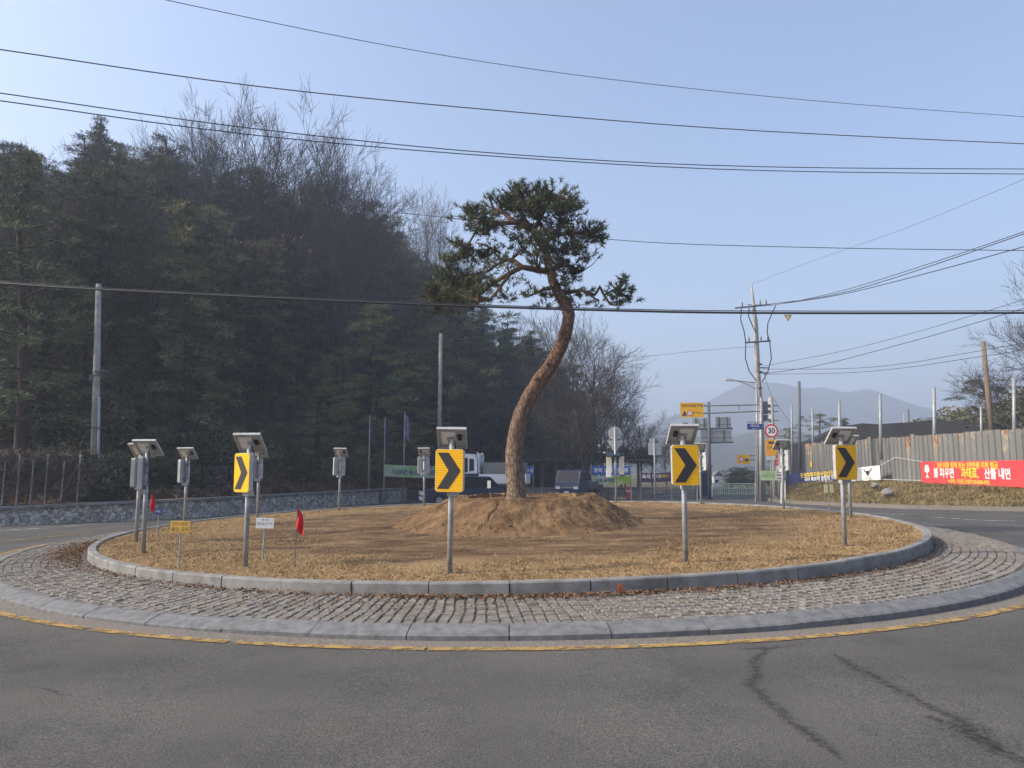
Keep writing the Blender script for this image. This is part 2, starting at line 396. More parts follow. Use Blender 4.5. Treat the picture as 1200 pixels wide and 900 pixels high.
# asphalt: one wide sheet in front of and around the island, with the arms of the junction
def sheet(name, outline_rows, m, dz):
    """rows: (y, x0, x1)"""
    b = MB()
    rows = []
    for (y0, a0, c0), (y1, a1, c1) in zip(outline_rows, outline_rows[1:]):
        k = max(1, int((y1 - y0) / 2))
        for i in range(k): rows.append((lerp(y0, y1, i / k), lerp(a0, a1, i / k), lerp(c0, c1, i / k)))
    rows.append(outline_rows[-1])
    for y, a, c in rows:
        for i in range(25): b.v.append((lerp(a, c, i / 24), y, G(lerp(a, c, i / 24), y) + dz))
    for j in range(len(rows) - 1):
        for i in range(24):
            k = j * 25 + i; b.f.append((k, k + 1, k + 26, k + 25))
    return b.build(name, m, kind='structure')
sheet('road', [(-30, -60, 60), (13, -45, 60), (19, -24, 60), (23.5, -16.6, 60), (26, -12.9, 60), (28.2, -11.6, 40), (33, -9.9, 26),
               (45.5, -6.6, 19.5), (50, -6.5, 21), (60, -4, 24), (62, 2, 26), (80, 6, 33), (82, 8, 33)], M['asphalt'], 0.0)

# gutter strip, yellow line, sloped kerb, paving, inner kerb
ring('gutter', 10.66, 11.03, 0.004, 0.004, M['gutter'], jit=0.03)
b = MB(); a = 0.0
rng = random.Random(3)
while a < 360:
    L_ = rng.uniform(8.5, 11.5); e = min(360, a + L_); n = 10
    base = len(b.v)
    for i in range(n + 1):
        t = R(lerp(a, e, i / n))
        for r in (10.985 + .012 * nz(t * 40, 1), 11.115 + .012 * nz(t * 40, 5)):
            x, y = CX + r * math.cos(t), CY + r * math.sin(t); b.v.append((x, y, G(x, y) + 0.009))
    for i in range(n): b.f.append((base + 2 * i, base + 2 * i + 1, base + 2 * i + 3, base + 2 * i + 2))
    a = e + (0.55 if rng.random() < .8 else 0.2)
b.build('road_edge_line', M['roadyellow'], kind='structure')

def kerb_ring(name, prof, n, gap, m, tl, seed):
    """prof: closed (r, z) outline; n stones with open joints"""
    b = MB(); rng = random.Random(seed); sub = 5
    for k in range(n):
        a0 = 360 * k / n + gap; a1 = 360 * (k + 1) / n - gap
        dz = rng.uniform(-.006, .006); dr = rng.uniform(-.008, .008); base = len(b.v); q = len(prof)
        for i in range(sub + 1):
            t = R(lerp(a0, a1, i / sub))
            for r, z in prof:
                rr = r + dr; x, y = CX + rr * math.cos(t), CY + rr * math.sin(t)
                b.v.append((x, y, z + G(x, y) + (dz if z > 0.05 else 0) + tl * tilt(x, y) * (1 if z > .05 else 0)))
        for i in range(sub):
            for j in range(q):
                jj = (j + 1) % q
                b.f.append((base + i * q + j, base + i * q + jj, base + (i + 1) * q + jj, base + (i + 1) * q + j))
        b.f.append(tuple(base + j for j in range(q))[::-1]); b.f.append(tuple(base + sub * q + j for j in range(q)))
    return b.build(name, m, kind='structure')
kerb_ring('apron_kerb', [(10.71, -.05), (10.71, .055), (10.68, .072), (10.50, .125), (10.44, .128), (10.44, -.05)], 64, .03, M['granite'], .4, 1)
kerb_ring('island_kerb', [(9.06, .02), (9.06, .315), (9.045, .335), (8.93, .335), (8.91, .32), (8.91, .02)], 56, .05, M['granite_worn'], 1.0, 2)
# joint bed and setts of the paved apron
ring('apron_bed', 9.05, 10.46, 0.158, 0.108, M['joint'], tl=.55)
b = MB(); rng = random.Random(5)
r = 9.08
while True:
    dr = rng.uniform(.118, .148)
    if r + dr > 10.45: break
    n = 488
    for k in range(n):
        if rng.random() < .006: continue
        sl = (r - 9.8) * .55 + .22 * nz(k * .23, r * 2.0, 4)
        sl2 = (r - 9.8) * .55 + .22 * nz((k + 1) * .23, r * 2.0, 4)
        a0 = (k + sl + .055 + rng.uniform(0, .04)) / n; a1 = (k + 1 + sl2 - .055 - rng.uniform(0, .04)) / n
        z = .165 - (r - 9.06) / 1.35 * .048 + rng.uniform(-.006, .009)
        i0 = len(b.v)
        j = [rng.uniform(-.007, .007) for _ in range(4)]
        corners = ((a0, r + .006 + j[0]), (a1, r + .006 + j[1]), (a1, r + dr - .006 + j[2]), (a0, r + dr - .006 + j[3]))
        am, rm = (a0 + a1) / 2, r + dr / 2
        for sh, zz in ((1.0, -.05), (1.0, -.010), (.84, .004)):
            for (aa, rr) in corners:
                A = 2 * math.pi * (am + (aa - am) * sh); Rr = rm + (rr - rm) * sh
                x, y = CX + Rr * math.cos(A), CY + Rr * math.sin(A)
                b.v.append((x, y, z + zz + G(x, y) + .55 * tilt(x, y)))
        for l in (0, 4):
            for q in range(4):
                q2 = (q + 1) % 4; b.f.append((i0 + l + q, i0 + l + q2, i0 + l + 4 + q2, i0 + l + 4 + q))
        b.f.append((i0 + 8, i0 + 9, i0 + 10, i0 + 11))
    r += dr
b.build('apron_paving', M['sett'], kind='structure')

# island ground with its earth mound
def mound_h(x, y):
    dx, dy = x - CX - .10, y - CY
    rr = math.hypot(dx, dy); th = math.atan2(dy, dx)
    ro = 3.08 + .30 * nz(math.cos(th) * 1.6, math.sin(th) * 1.6, 3) + (.18 if math.cos(th) > .3 else 0) * math.cos(th)
    rt = 1.72 + .20 * nz(math.cos(th) * 2.2, math.sin(th) * 2.2, 8) + .25 * math.cos(th)
    H = .70 + .05 * nz(dx * 1.1, dy * 1.1, 4)
    if rr < rt - .25: h = H - .09 - .05 * nz(dx * 2, dy * 2, 1)
    elif rr < rt: h = H
    elif rr < ro: h = H * (1 - smooth(0, 1, ((rr - rt) / (ro - rt)) * .93 + .03) * .3 - .7 * (rr - rt) / (ro - rt))
    else: h = 0
    if h > 0 and rr > rt - .3:
        h += (.045 * nz(dx * 3.2, dy * 3.2, 6) + .018 * nz(dx * 7, dy * 7, 9)) * min(1, h * 5)
        h += (.035 * nz(dx * 1.1, dy * 1.1, 16) + .022 * nz(dx * 2.6 + 4, dy * 2.6, 2)) * smooth(0, .3, h)
        rill = abs(nz(th * 4 + .6 * nz(rr * 2, th * 2), 3.3)); h -= .055 * max(0, .12 - rill) / .12 * smooth(0, .25, h) * (1 - smooth(.55, .7, h)) * smooth(-.2, .3, nz(th * 1.3, 7))
    return max(0, h)
def island_z(x, y):
    return .295 + G(x, y) + tilt(x, y) + .035 * nz(x * .8, y * .8, 2) + .018 * nz(x * 2.7, y * 2.7, 5)
b = MB(); NR, NA = 64, 220
b.v.append((0, 0, island_z(CX, CY)))
for i in range(1, NR + 1):
    rr = 8.94 * i / NR
    for k in range(NA):
        a = 2 * math.pi * k / NA; x, y = CX + rr * math.cos(a), CY + rr * math.sin(a)
        z = island_z(x, y)
        if i > NR - 2: z = .30 + G(x, y) + tilt(x, y)
        b.v.append((x - CX, y - CY, z))
for k in range(NA): b.f.append((0, 1 + k, 1 + (k + 1) % NA))
for i in range(NR - 1):
    for k in range(NA):
        a0 = 1 + i * NA + k; a1 = 1 + i * NA + (k + 1) % NA; b.f.append((a0, a0 + NA, a1 + NA, a1))
o = b.build('island_ground', M['island'], smoothed=True, kind='structure'); o.location = (CX, CY, 0)
b = MB(); NR, NA = 120, 420
for i in range(NR + 1):
    rr = 4.1 * (i / NR)
    for k in range(NA):
        a = 2 * math.pi * k / NA; x, y = CX + .1 + rr * math.cos(a), CY + rr * math.sin(a)
        h = mound_h(x, y); b.v.append((x - CX, y - CY, island_z(x, y) + h - .03 + ((.020 * nz(x * 6, y * 6, 3) + .014 * nz(x * 13, y * 13, 5) + .008 * nz(x * 27, y * 27, 5)) * min(1, h * 8) if h > .005 else 0)))
for i in range(NR):
    for k in range(NA):
        a0 = i * NA + k; a1 = i * NA + (k + 1) % NA; b.f.append((a0, a0 + NA, a1 + NA, a1))
o = b.build('earth_mound', M['mound'], smoothed=False, kind='structure'); o.location = (CX, CY, 0)
# clods of earth on and around the mound
b = MB(); rng = random.Random(11)
for i in range(1100):
    a = rng.uniform(0, 2 * math.pi); rr = rng.triangular(2.4, 4.9, 3.2); x, y = CX + rr * math.cos(a), CY + rr * math.sin(a)
    s = rng.uniform(.012, .034) if rng.random() < .96 else rng.uniform(.04, .06); z = island_z(x, y) + mound_h(x, y) - .03 + s * .2
    b.box((x, y, z), (s, s * rng.uniform(.7, 1.3), s * .8), Matrix.Rotation(rng.uniform(0, 3), 3, Vector((rng.random(), rng.random(), 1)).normalized()))
b.build('earth_clods', M['mound'], kind='stuff')
# dry grass on the island
def blades(name, n, sampler, m, h=(.03, .07), w=.007, lean=1.0, seed=1):
    b = MB(); rng = random.Random(seed)
    while len(b.f) < n:
        s = sampler(rng)
        if s is None: continue
        x, y, z = s; a = rng.uniform(0, 2 * math.pi); hh = rng.uniform(*h); l = rng.uniform(.2, lean) * hh
        tx, ty = math.cos(a) * l, math.sin(a) * l; wx, wy = -math.sin(a + rng.uniform(-1, 1)) * w, math.cos(a) * w
        b.face(((x - wx, y - wy, z), (x + wx, y + wy, z), (x + tx, y + ty, z + hh)))
    return b.build(name, m, kind='stuff')
def isl(rng):
    a = rng.uniform(0, 2 * math.pi); rr = 8.88 * math.sqrt(rng.uniform(.12, 1)); x, y = CX + rr * math.cos(a), CY + rr * math.sin(a)
    d = smooth(6.0, 8.2, rr + 2.4 * nz(x * .5, y * .5, 7)) + .05
    if y > 20 and rng.random() < .5: return None
    if rng.random() > d or mound_h(x, y) > .03: return None
    return x, y, island_z(x, y) - .004
blades('dry_grass', 95000, isl, M['straw'], (.012, .042), .0075, 2.6, 4)
# dead leaves lying on the paving along the island kerb
b = MB(); rng = random.Random(21)
def leaf(x, y, z, s):
    a = rng.uniform(0, 6.28); Mx = Matrix.Rotation(a, 3, 'Z') @ Matrix.Rotation(rng.uniform(-.7, .7), 3, 'X') @ Matrix.Rotation(rng.uniform(-.7, .7), 3, 'Y')
    c = Vector((x, y, z + s * .25))
    b.face([c + Mx @ Vector(p) for p in ((-s, 0, 0), (0, -s * .55, .1 * s), (s, 0, 0), (0, s * .55, .25 * s))])
for i in range(3600):
    t = rng.triangular(-150, -12, -88); rr = 9.09 + abs(rng.gauss(0, .10 + .1 * max(0, nz(t * .09, 2))))
    dens = .25 + .9 * max(0, nz(t * .05, 4) + .3) + (.55 if -100 < t < -78 else 0)
    if rng.random() > dens or rr > 10.4: continue
    x, y = CX + rr * math.cos(R(t)), CY + rr * math.sin(R(t)); leaf(x, y, .165 + G(x, y) + .55 * tilt(x, y) + rng.uniform(0, .035) * (1 if rr < 9.3 else 0), rng.uniform(.014, .034))
for i in range(2300):
    t = rng.gauss(-160, 11); rr = 9.14 + abs(rng.gauss(0, .32))
    if rr > 10.3: continue
    x, y = CX + rr * math.cos(R(t)), CY + rr * math.sin(R(t)); leaf(x, y, .165 + G(x, y) + .55 * tilt(x, y) + rng.uniform(0, .02), rng.uniform(.014, .032))
for i in range(3400):
    t = rng.uniform(-175, 5); rr = 9.12 + abs(rng.gauss(0, .55))
    if rr > 10.42 or nz(t * .07, rr * 1.4, 3) < -.05: continue
    x, y = CX + rr * math.cos(R(t)), CY + rr * math.sin(R(t)); leaf(x, y, .155 + G(x, y) + .55 * tilt(x, y), rng.uniform(.012, .026))
for i in range(700):
    a = rng.uniform(0, 6.283); rr = 8.8 * math.sqrt(rng.random()); x, y = CX + rr * math.cos(a), CY + rr * math.sin(a); leaf(x, y, island_z(x, y) + mound_h(x, y), rng.uniform(.012, .028))
b.build('dead_leaves', M['deadleaf'], kind='stuff')
# road markings further off
def stripe(name, pts, w, m, dz=.008):
    b = MB(); pts = [Vector((x, y, 0)) for x, y in pts]
    for i, p in enumerate(pts):
        d = (pts[min(i + 1, len(pts) - 1)] - pts[max(i - 1, 0)]).normalized(); nrm = Vector((-d.y, d.x, 0)) * w / 2
        for q in (p - nrm, p + nrm): b.v.append((q.x, q.y, G(q.x, q.y) + dz))
    for i in range(len(pts) - 1): b.f.append((2 * i, 2 * i + 1, 2 * i + 3, 2 * i + 2))
    return b.build(name, m, kind='structure')
def ground_px(px, py):
    dx, dy = (px - 600) / F, (450 - py) / F; v = Vector((dx, CP - dy * SP, SP + dy * CP)); t = 5.0
    for _ in range(40): t = -(HC - G((v * t).x, (v * t).y)) / v.z
    return (v.x * t, v.y * t)
stripe('white_lane_line', [ground_px(-30, 623.5), ground_px(45, 619.5)], .12, M['roadwhite'])
stripe('white_lane_line', [ground_px(75, 617), ground_px(98, 615.8)], .12, M['roadwhite'])
stripe('yellow_centre_line', [ground_px(-40, 638), ground_px(40, 631), ground_px(110, 624)], .12, M['roadyellow'])
for p, q in (((962, 599.2), (1000, 600.5)), ((1085, 606), (1125, 608)), ((1130, 609), (1190, 611)), ((985, 601), (1060, 603.5)), ((800, 583.0), (862, 583.3)), ((770, 581.5), (830, 580.3))):
    stripe('white_lane_line', [ground_px(*p), ground_px(*q)], .14 if p[0] > 900 else .3, M['roadwhite'])
stripe('yellow_side_line', [ground_px(754, 586.5), ground_px(764, 583), ground_px(790, 579.5)], .15, M['roadyellow'])
# dark wet-looking cracks in the near asphalt
def stain_mat():
    m = mat('asphalt_stain', (0.045, 0.041, 0.039), 0.85, 0.3, 20, spec=0.15)
    N, L, b = node_add(m)
    tc = N.new('ShaderNodeTexCoord'); n = N.new('ShaderNodeTexNoise'); n.inputs['Scale'].default_value = 19; n.inputs['Detail'].default_value = 9; n.inputs['Roughness'].default_value = .8
    L.new(tc.outputs['Object'], n.inputs['Vector'])
    sx = N.new('ShaderNodeSeparateXYZ'); L.new(tc.outputs['UV'], sx.inputs[0])
    e = N.new('ShaderNodeMath'); e.operation = 'SUBTRACT'; e.inputs[1].default_value = .5; L.new(sx.outputs['Y'], e.inputs[0])
    e2 = N.new('ShaderNodeMath'); e2.operation = 'ABSOLUTE'; L.new(e.outputs[0], e2.inputs[0])
    nc = N.new('ShaderNodeMapRange'); nc.inputs['From Min'].default_value = .36; nc.inputs['From Max'].default_value = .64; L.new(n.outputs['Fac'], nc.inputs['Value'])
    ad = N.new('ShaderNodeMath'); ad.operation = 'MULTIPLY_ADD'; ad.inputs[1].default_value = -1.75; L.new(e2.outputs[0], ad.inputs[0]); L.new(nc.outputs['Result'], ad.inputs[2])
    mr = N.new('ShaderNodeMapRange'); mr.inputs['From Min'].default_value = -.05; mr.inputs['From Max'].default_value = .75; mr.inputs['To Max'].default_value = .58
    L.new(ad.outputs[0], mr.inputs['Value']); L.new(mr.outputs['Result'], b.inputs['Alpha']); return m
M['stain'] = stain_mat()
def stain(pts, w, seed, dz=.005):
    b = MB(); uvs = []; P2 = [Vector((*ground_px(*p), 0)) for p in pts]; fine = []
    for a, c in zip(P2, P2[1:]):
        k = max(2, int((c - a).length / .08))
        for i in range(k): fine.append(a.lerp(c, i / k))
    fine.append(P2[-1]); N = len(fine)
    for i, p in enumerate(fine):
        d = (fine[min(i + 1, N - 1)] - fine[max(i - 1, 0)]).normalized(); nrm = Vector((-d.y, d.x, 0))
        p = p + nrm * .06 * nz(i * .21, seed) + nrm * .025 * nz(i * .7, seed + 4)
        ww = w * (.75 + .6 * nz(i * .15, seed + 9)) * min(1, i / 5 + .2, (N - 1 - i) / 5 + .2)
        for k, q in enumerate((p - nrm * ww, p + nrm * ww)): b.v.append((q.x, q.y, G(q.x, q.y) + dz)); uvs.append((i * .1, k))
    for i in range(N - 1): b.f.append((2 * i, 2 * i + 1, 2 * i + 3, 2 * i + 2))
    b.build('road_stain', M['stain'], kind='structure', uvs=uvs)
stain([(893, 758), (884, 785), (880, 803), (905, 825), (922, 842), (945, 860), (975, 878), (985, 892)], .15, 1)
stain([(975, 765), (1005, 785), (1040, 800), (1080, 823), (1120, 845), (1160, 868), (1205, 895)], .17, 2)
stain([(1080, 838), (1130, 858), (1180, 885), (1225, 905)], .2, 3)
stain([(0, 783), (45, 775)], .05, 4); stain([(30, 806), (85, 816)], .07, 5); stain([(860, 762), (935, 757)], .13, 6, .006)

# far mountains, hazed by the air
def ridge(name, prof, Y, depth, m, seed, amp):
    b = MB(); n = 140; rows = 26
    x0, x1 = prof[0][0], prof[-1][0]
    for j in range(rows + 1):
        t = j / rows
        for i in range(n + 1):
            px = lerp(x0, x1, i / n); top = P(px, interp(px, prof), Y); zg = -1.0
            f = math.sin(min(1, t / .62) * math.pi / 2) ** 1.3 if t < .62 else max(0, 1 - (t - .62) / .38) ** .8
            y = Y + (t - .62) * depth
            x = top.x * (1 + .25 * (t - .62) * depth / Y)
            z = zg + (top.z - zg) * f + amp * nz(x * .012, y * .016, seed) * f * (1 - f) * 2.2 + amp * .10 * nz(x * .06, y * .06, seed) * (1 if f < .98 else .55)
            b.v.append((x, y, max(zg - 2, z)))
    for j in range(rows):
        for i in range(n):
            k = j * (n + 1) + i; b.f.append((k, k + 1, k + n + 2, k + n + 1))
    return b.build(name, m, smoothed=True, kind='structure')
M['mount'] = mat('wooded_mountain', (0.030, 0.035, 0.022), 0.95, col2=(0.075, 0.068, 0.045), scale=.02, spec=0.0, detail=8)
ridge('mountain', [(520, 548), (640, 530), (735, 504), (770, 493), (800, 484), (835, 467), (868, 450), (895, 449), (930, 456), (958, 455), (985, 461), (1010, 457), (1040, 469), (1075, 481), (1105, 487), (1140, 472), (1175, 462), (1230, 470), (1350, 500), (1500, 520)], 1000, 420, M['mount'], 3, 26)
ridge('hills', [(640, 540), (700, 532), (730, 522), (765, 513), (800, 511), (840, 517), (872, 508), (905, 503), (940, 508), (985, 521), (1060, 530), (1120, 520), (1220, 505), (1400, 500)], 520, 220, M['mount'], 9, 14)

# ------------------------------------------------------------------ wooded hill on the left
BASE = [(-60, 2), (-34, 13.5), (-24, 19.2), (-16.5, 24.2), (-12.9, 26.6), (-11.7, 28.2), (-9.9, 34), (-6.7, 46.2), (-3.5, 57), (2, 60), (8, 64), (11, 75), (13, 110)]
def hill_d(x, y):
    best = 1e9; sgn = 1
    for (ax, ay), (bx, by) in zip(BASE, BASE[1:]):
        dx, dy = bx - ax, by - ay; t = max(0, min(1, ((x - ax) * dx + (y - ay) * dy) / (dx * dx + dy * dy)))
        qx, qy = ax + dx * t, ay + dy * t; d = math.hypot(x - qx, y - qy)
        if d < best: best = d; sgn = 1 if (dx * (y - ay) - dy * (x - ax)) > 0 else -1
    return best * sgn
CAP = [(-400, 14), (0, 14), (200, 16.5), (300, 17), (400, 18), (480, 16.5), (560, 14.5), (640, 11), (690, 5), (740, .3)]
def hill_z(x, y, d=None):
    d = hill_d(x, y) if d is None else d
    px = 600 + F * x / max(y, 1)
    berm = .62 + .2 * smooth(24, 45, y); 
    berm = lerp(berm, 0.1, smooth(47, 56, y) * smooth(-8, -4, x))
    h = berm * smooth(-.1, .3, d) + min(max(0, d - 2.5) * .62, interp(px, CAP)) + .25 * nz(x * .4, y * .4, 1) * smooth(.5, 4, d)
    return G(x, y) + h
b = MB(); gx = [-75 + 1.5 * i for i in range(62)]; gy = [4 + 1.5 * i for i in range(76)]
idx = {}
for j, y in enumerate(gy):
    for i, x in enumerate(gx):
        d = hill_d(x, y)
        if d > -1.6:
            if d < .12:                      # snap the edge just behind the wall line
                best = None
                for (ax, ay), (bx, by) in zip(BASE, BASE[1:]):
                    dx, dy = bx - ax, by - ay; t = max(0, min(1, ((x - ax) * dx + (y - ay) * dy) / (dx * dx + dy * dy)))
                    q = (ax + dx * t, ay + dy * t); dd = math.hypot(x - q[0], y - q[1])
                    if best is None or dd < best[0]: best = (dd, q)
                xx, yy = best[1]; z = hill_z(xx, yy, .3)
            else: xx, yy = x, y; z = hill_z(x, y, max(d, .3))
            idx[(i, j)] = len(b.v); b.v.append((xx, yy, z))
for j in range(len(gy) - 1):
    for i in range(len(gx) - 1):
        q = [(i, j), (i + 1, j), (i + 1, j + 1), (i, j + 1)]
        if all(k in idx for k in q): b.f.append(tuple(idx[k] for k in q))
b.build('hillside', M['litter'], smoothed=True, kind='structure')

# low stone wall along the road
WALL = [(-40, 10.8), (-33.6, 13.6), (-24, 19.0), (-16.4, 23.7), (-12.75, 26.1), (-11.55, 27.7), (-9.75, 33.6), (-6.45, 45.6)]
def wall_mesh(pts, th, hts, cap):
    b = MB(); uvs = []; fine = []
    for (a, c), (h0, h1) in zip(zip(pts, pts[1:]), zip(hts, hts[1:])):
        k = max(1, int(math.hypot(c[0] - a[0], c[1] - a[1]) / .8))
        for i in range(k): fine.append((lerp(a[0], c[0], i / k), lerp(a[1], c[1], i / k), lerp(h0, h1, i / k)))
    fine.append((*pts[-1], hts[-1])); N = len(fine); s = 0; px = fine[0]
    for i, (x, y, h) in enumerate(fine):
        s += math.hypot(x - px[0], y - px[1]); px = (x, y)
        a = fine[max(i - 1, 0)]; c = fine[min(i + 1, N - 1)]; d = Vector((c[0] - a[0], c[1] - a[1], 0)).normalized(); n = Vector((-d.y, d.x, 0))
        z0 = G(x, y) - .08; z1 = G(x, y) + h
        if cap: prof = ((-.05, z1 + .003), (-.05, z1 + .085), (th + .02, z1 + .085), (th + .02, z1 + .003))
        else:
            j = .015 * nz(s * 2, 1); prof = ((0 + j, z0), (.05 + j, z1), (th, z1), (th, z0))
        for k, (o, z) in enumerate(prof): b.v.append((x + n.x * o, y + n.y * o, z)); uvs.append((s, (z - z0) if k < 2 else (z - z0) + 1))
    for i in range(N - 1):
        for k in range(4):
            kk = (k + 1) % 4; b.f.append((i * 4 + k, (i + 1) * 4 + k, (i + 1) * 4 + kk, i * 4 + kk))
    b.f.append((0, 1, 2, 3)); e = (N - 1) * 4; b.f.append((e + 3, e + 2, e + 1, e))
    return b, uvs
wl_ = thing('stone_wall', 'long low rubble stone retaining wall along the road below the wooded hill', 'wall')
hts = [.52, .52, .52, .52, .6, .62, .68, .76]
b, uv = wall_mesh(WALL, .32, hts, False); b.build('stonework', M['stone'], wl_, uvs=uv)
b, uv = wall_mesh(WALL, .32, hts, True); b.build('coping', M['granite_worn'], wl_, uvs=uv)

# ------------------------------------------------------------------ tree builders
def needle_spray(b, c, dirv, L_, w, rng):
    d = Vector(dirv).normalized(); s = d.cross(Vector((rng.uniform(-1, 1), rng.uniform(-1, 1), rng.uniform(-1, 1))))
    s = s.normalized() * w if s.length > 1e-4 else Vector((w, 0, 0))
    c = Vector(c); b.face((c - s * .5, c + s * .5, c + d * L_))
def rand_dir(rng, up=0.0):
    while True:
        v = Vector((rng.uniform(-1, 1), rng.uniform(-1, 1), rng.uniform(-1, 1)))
        if .05 < v.length < 1: v.normalize(); v.z += up; return v.normalized()
def make_pine(seed, h, crown_r, low, style):
    rng = random.Random(seed); tr = MB(); cr = MB()
    bend = Vector((rng.uniform(-.6, .6), rng.uniform(-.6, .6), 0)); n = 9
    path = [Vector((bend.x * (i / n) ** 2 + .15 * nz(i * .5, seed), bend.y * (i / n) ** 2 + .15 * nz(i * .5, seed + 3), h * i / n)) for i in range(n + 1)]
    path[0].z = -.4
    tr.tube(path, [lerp(.19, .03, i / n) * h / 10 + .015 for i in range(n + 1)], 7, wob=.2)
    def at_h(z):
        t = min(max(z / h, 0), 1) * n; i = min(int(t), n - 1); return path[i].lerp(path[i + 1], t - i)
    nl = int(34 * style.get('limbs', 1))
    for k in range(nl):
        t = (k + rng.random()) / nl; z = lerp(low * h, h * .985, t)
        shape = interp(t, style['shape']); r = crown_r * shape * rng.uniform(.55, 1.15)
        a = k * 2.4 + rng.uniform(-.5, .5); p0 = at_h(z)
        rise = rng.uniform(*style['rise']); d = Vector((math.cos(a), math.sin(a), rise))
        pts = [p0]; 
        for i in range(1, 4): pts.append(p0 + d * (r * i / 3) + Vector((rng.uniform(-.12, .12), rng.uniform(-.12, .12), -.05 * i * i * style.get('droop', 1) * r * .25)))
        tr.tube(pts, [.035 * h / 10, .025 * h / 10, .016, .008], 4, cap=False)
        nc = max(3, int(r * 2.3 * style.get('dens', 1)))
        for c in range(nc):
            u = rng.uniform(.35, 1.05); base = pts[0].lerp(pts[3], min(u, 1.0)) + Vector((rng.gauss(0, .22), rng.gauss(0, .22), rng.gauss(.05, .12))) * (.5 + r * .35)
            s = rng.uniform(.24, .46)
            for q in range(int(72 * style.get('dens', 1))):
                v = rand_dir(rng, .25); o = base + Vector((v.x * s, v.y * s, v.z * s * .38)) * rng.uniform(.2, 1)
                needle_spray(cr, o, v + Vector((0, 0, .2)), rng.uniform(.09, .20), rng.uniform(.030, .058), rng)
    return tr, cr
ST_A = dict(shape=[(0, .75), (.25, 1), (.6, .8), (.85, .5), (1, .18)], rise=(-.05, .35))
ST_B = dict(shape=[(0, .45), (.3, .85), (.6, 1), (.85, .7), (1, .3)], rise=(.0, .5), limbs=.9)
ST_C = dict(shape=[(0, 1), (.3, .85), (.6, .55), (.85, .3), (1, .06)], rise=(-.15, .12), limbs=1.3)
protos = []
for i, (sd_, h, cr_, low, st) in enumerate([(1, 10, 2.5, .20, ST_A), (2, 10, 2.3, .32, ST_B), (3, 10, 1.9, .06, ST_C), (4, 10, 2.8, .14, ST_A), (5, 10, 2.1, .28, ST_B), (6, 10, 1.6, .10, ST_C)]):
    t_, c_ = make_pine(sd_, h, cr_, low, st)
    r_ = D.objects.new('pine_tree', None); COL.objects.link(r_)
    t_.build('trunk', M['bark'], r_, smoothed=True); c_.build('crown', M['pine_far'], r_)
    protos.append(r_)

def branch(b, p, d, L_, r, depth, rng, spread, upb, tips=None):
    n = 4; pts = [p]; dd = d.copy()
    for i in range(n):
        dd = (dd + Vector((rng.gauss(0, .11), rng.gauss(0, .11), rng.gauss(0, .08) + upb * .06))).normalized(); pts.append(pts[-1] + dd * L_ / n)
    b.tube(pts, [lerp(r, r * .55, i / n) for i in range(n + 1)], 6 if r > .05 else (4 if r > .02 else 3), cap=False)
    if depth == 0: return
    k = rng.choice((3, 4)) if depth > 1 else 4
    for i in range(k):
        t = rng.uniform(.35, 1.0) if i else 1.0; j = min(int(t * n), n - 1); q = pts[j].lerp(pts[j + 1], t * n - j)
        sp = spread * rng.uniform(.6, 1.25) * (.6 if i == 0 else 1)
        ax = dd.cross(rand_dir(rng)); ax = ax.normalized() if ax.length > .01 else Vector((1, 0, 0))
        nd = Matrix.Rotation(sp, 3, ax) @ dd; nd.z += upb * .12
        branch(b, q, nd.normalized(), L_ * rng.uniform(.58, .80), max(r * .5 * rng.uniform(.75, 1), .0068), depth - 1, rng, spread, upb)
def make_bare(seed, h, depth=5, spread=.55, upb=1.0, stems=1, low=.32, m=9):
    rng = random.Random(seed); tr = MB(); cr = MB()
    for s in range(stems):
        off = Vector((rng.uniform(-.3, .3), rng.uniform(-.3, .3), 0)) * (stems > 1); d = Vector((rng.uniform(-.12, .12) + off.x * .5, rng.uniform(-.12, .12) + off.y * .5, 1)).normalized()
        pts = [off + Vector((0, 0, -.4))]; n = 6; r0 = .012 * h + .02
        hh = h * .62
        for i in range(n): d = (d + Vector((rng.gauss(0, .05), rng.gauss(0, .05), .05))).normalized(); pts.append(pts[-1] + d * hh / n)
        rad = [lerp(r0, r0 * .35, i / n) for i in range(n + 1)]; tr.tube(pts, rad, 8, wob=.15)
        for i in range(m):
            t = lerp(low / .62, .99, i / (m - 1)); j = min(int(t * n), n - 1); q = pts[j].lerp(pts[j + 1], t * n - j); a = i * 2.4 + rng.uniform(-.4, .4)
            tilt_ = rng.uniform(.35, .75) * (1.35 - t * .6); nd = Vector((math.cos(a) * math.sin(tilt_), math.sin(a) * math.sin(tilt_), math.cos(tilt_)))
            branch(cr, q, nd, h * rng.uniform(.15, .22), rad[j] * .5, depth - 2 if t > .5 else depth - 1, rng, spread, upb)
        branch(cr, pts[-1], d, h * .2, rad[-1], depth - 2, rng, spread * .7, upb)
    return tr, cr
bare = []
for sd_, kw in ((11, dict(h=10, depth=6, spread=.62, upb=.45)), (12, dict(h=10, depth=6, spread=.72, upb=.4)), (13, dict(h=10, depth=6, spread=.58, upb=.5))):
    t_, c_ = make_bare(sd_, **kw); r_ = D.objects.new('bare_tree', None); COL.objects.link(r_)
    t_.build('trunk', M['twig'], r_, smoothed=True); c_.build('crown', M['twig'], r_); bare.append(r_)
used = set()
def place(proto, x, y, z, s, rz, label, group, sx=1.0, cat='tree'):
    o = proto if proto.name not in used else copy_tree(proto)
    used.add(proto.name); used.add(o.name)
    o.location = (x, y, z); o.rotation_euler = (0, 0, rz); o.scale = (s * sx, s * sx, s)
    tag(o, label, cat, group); return o

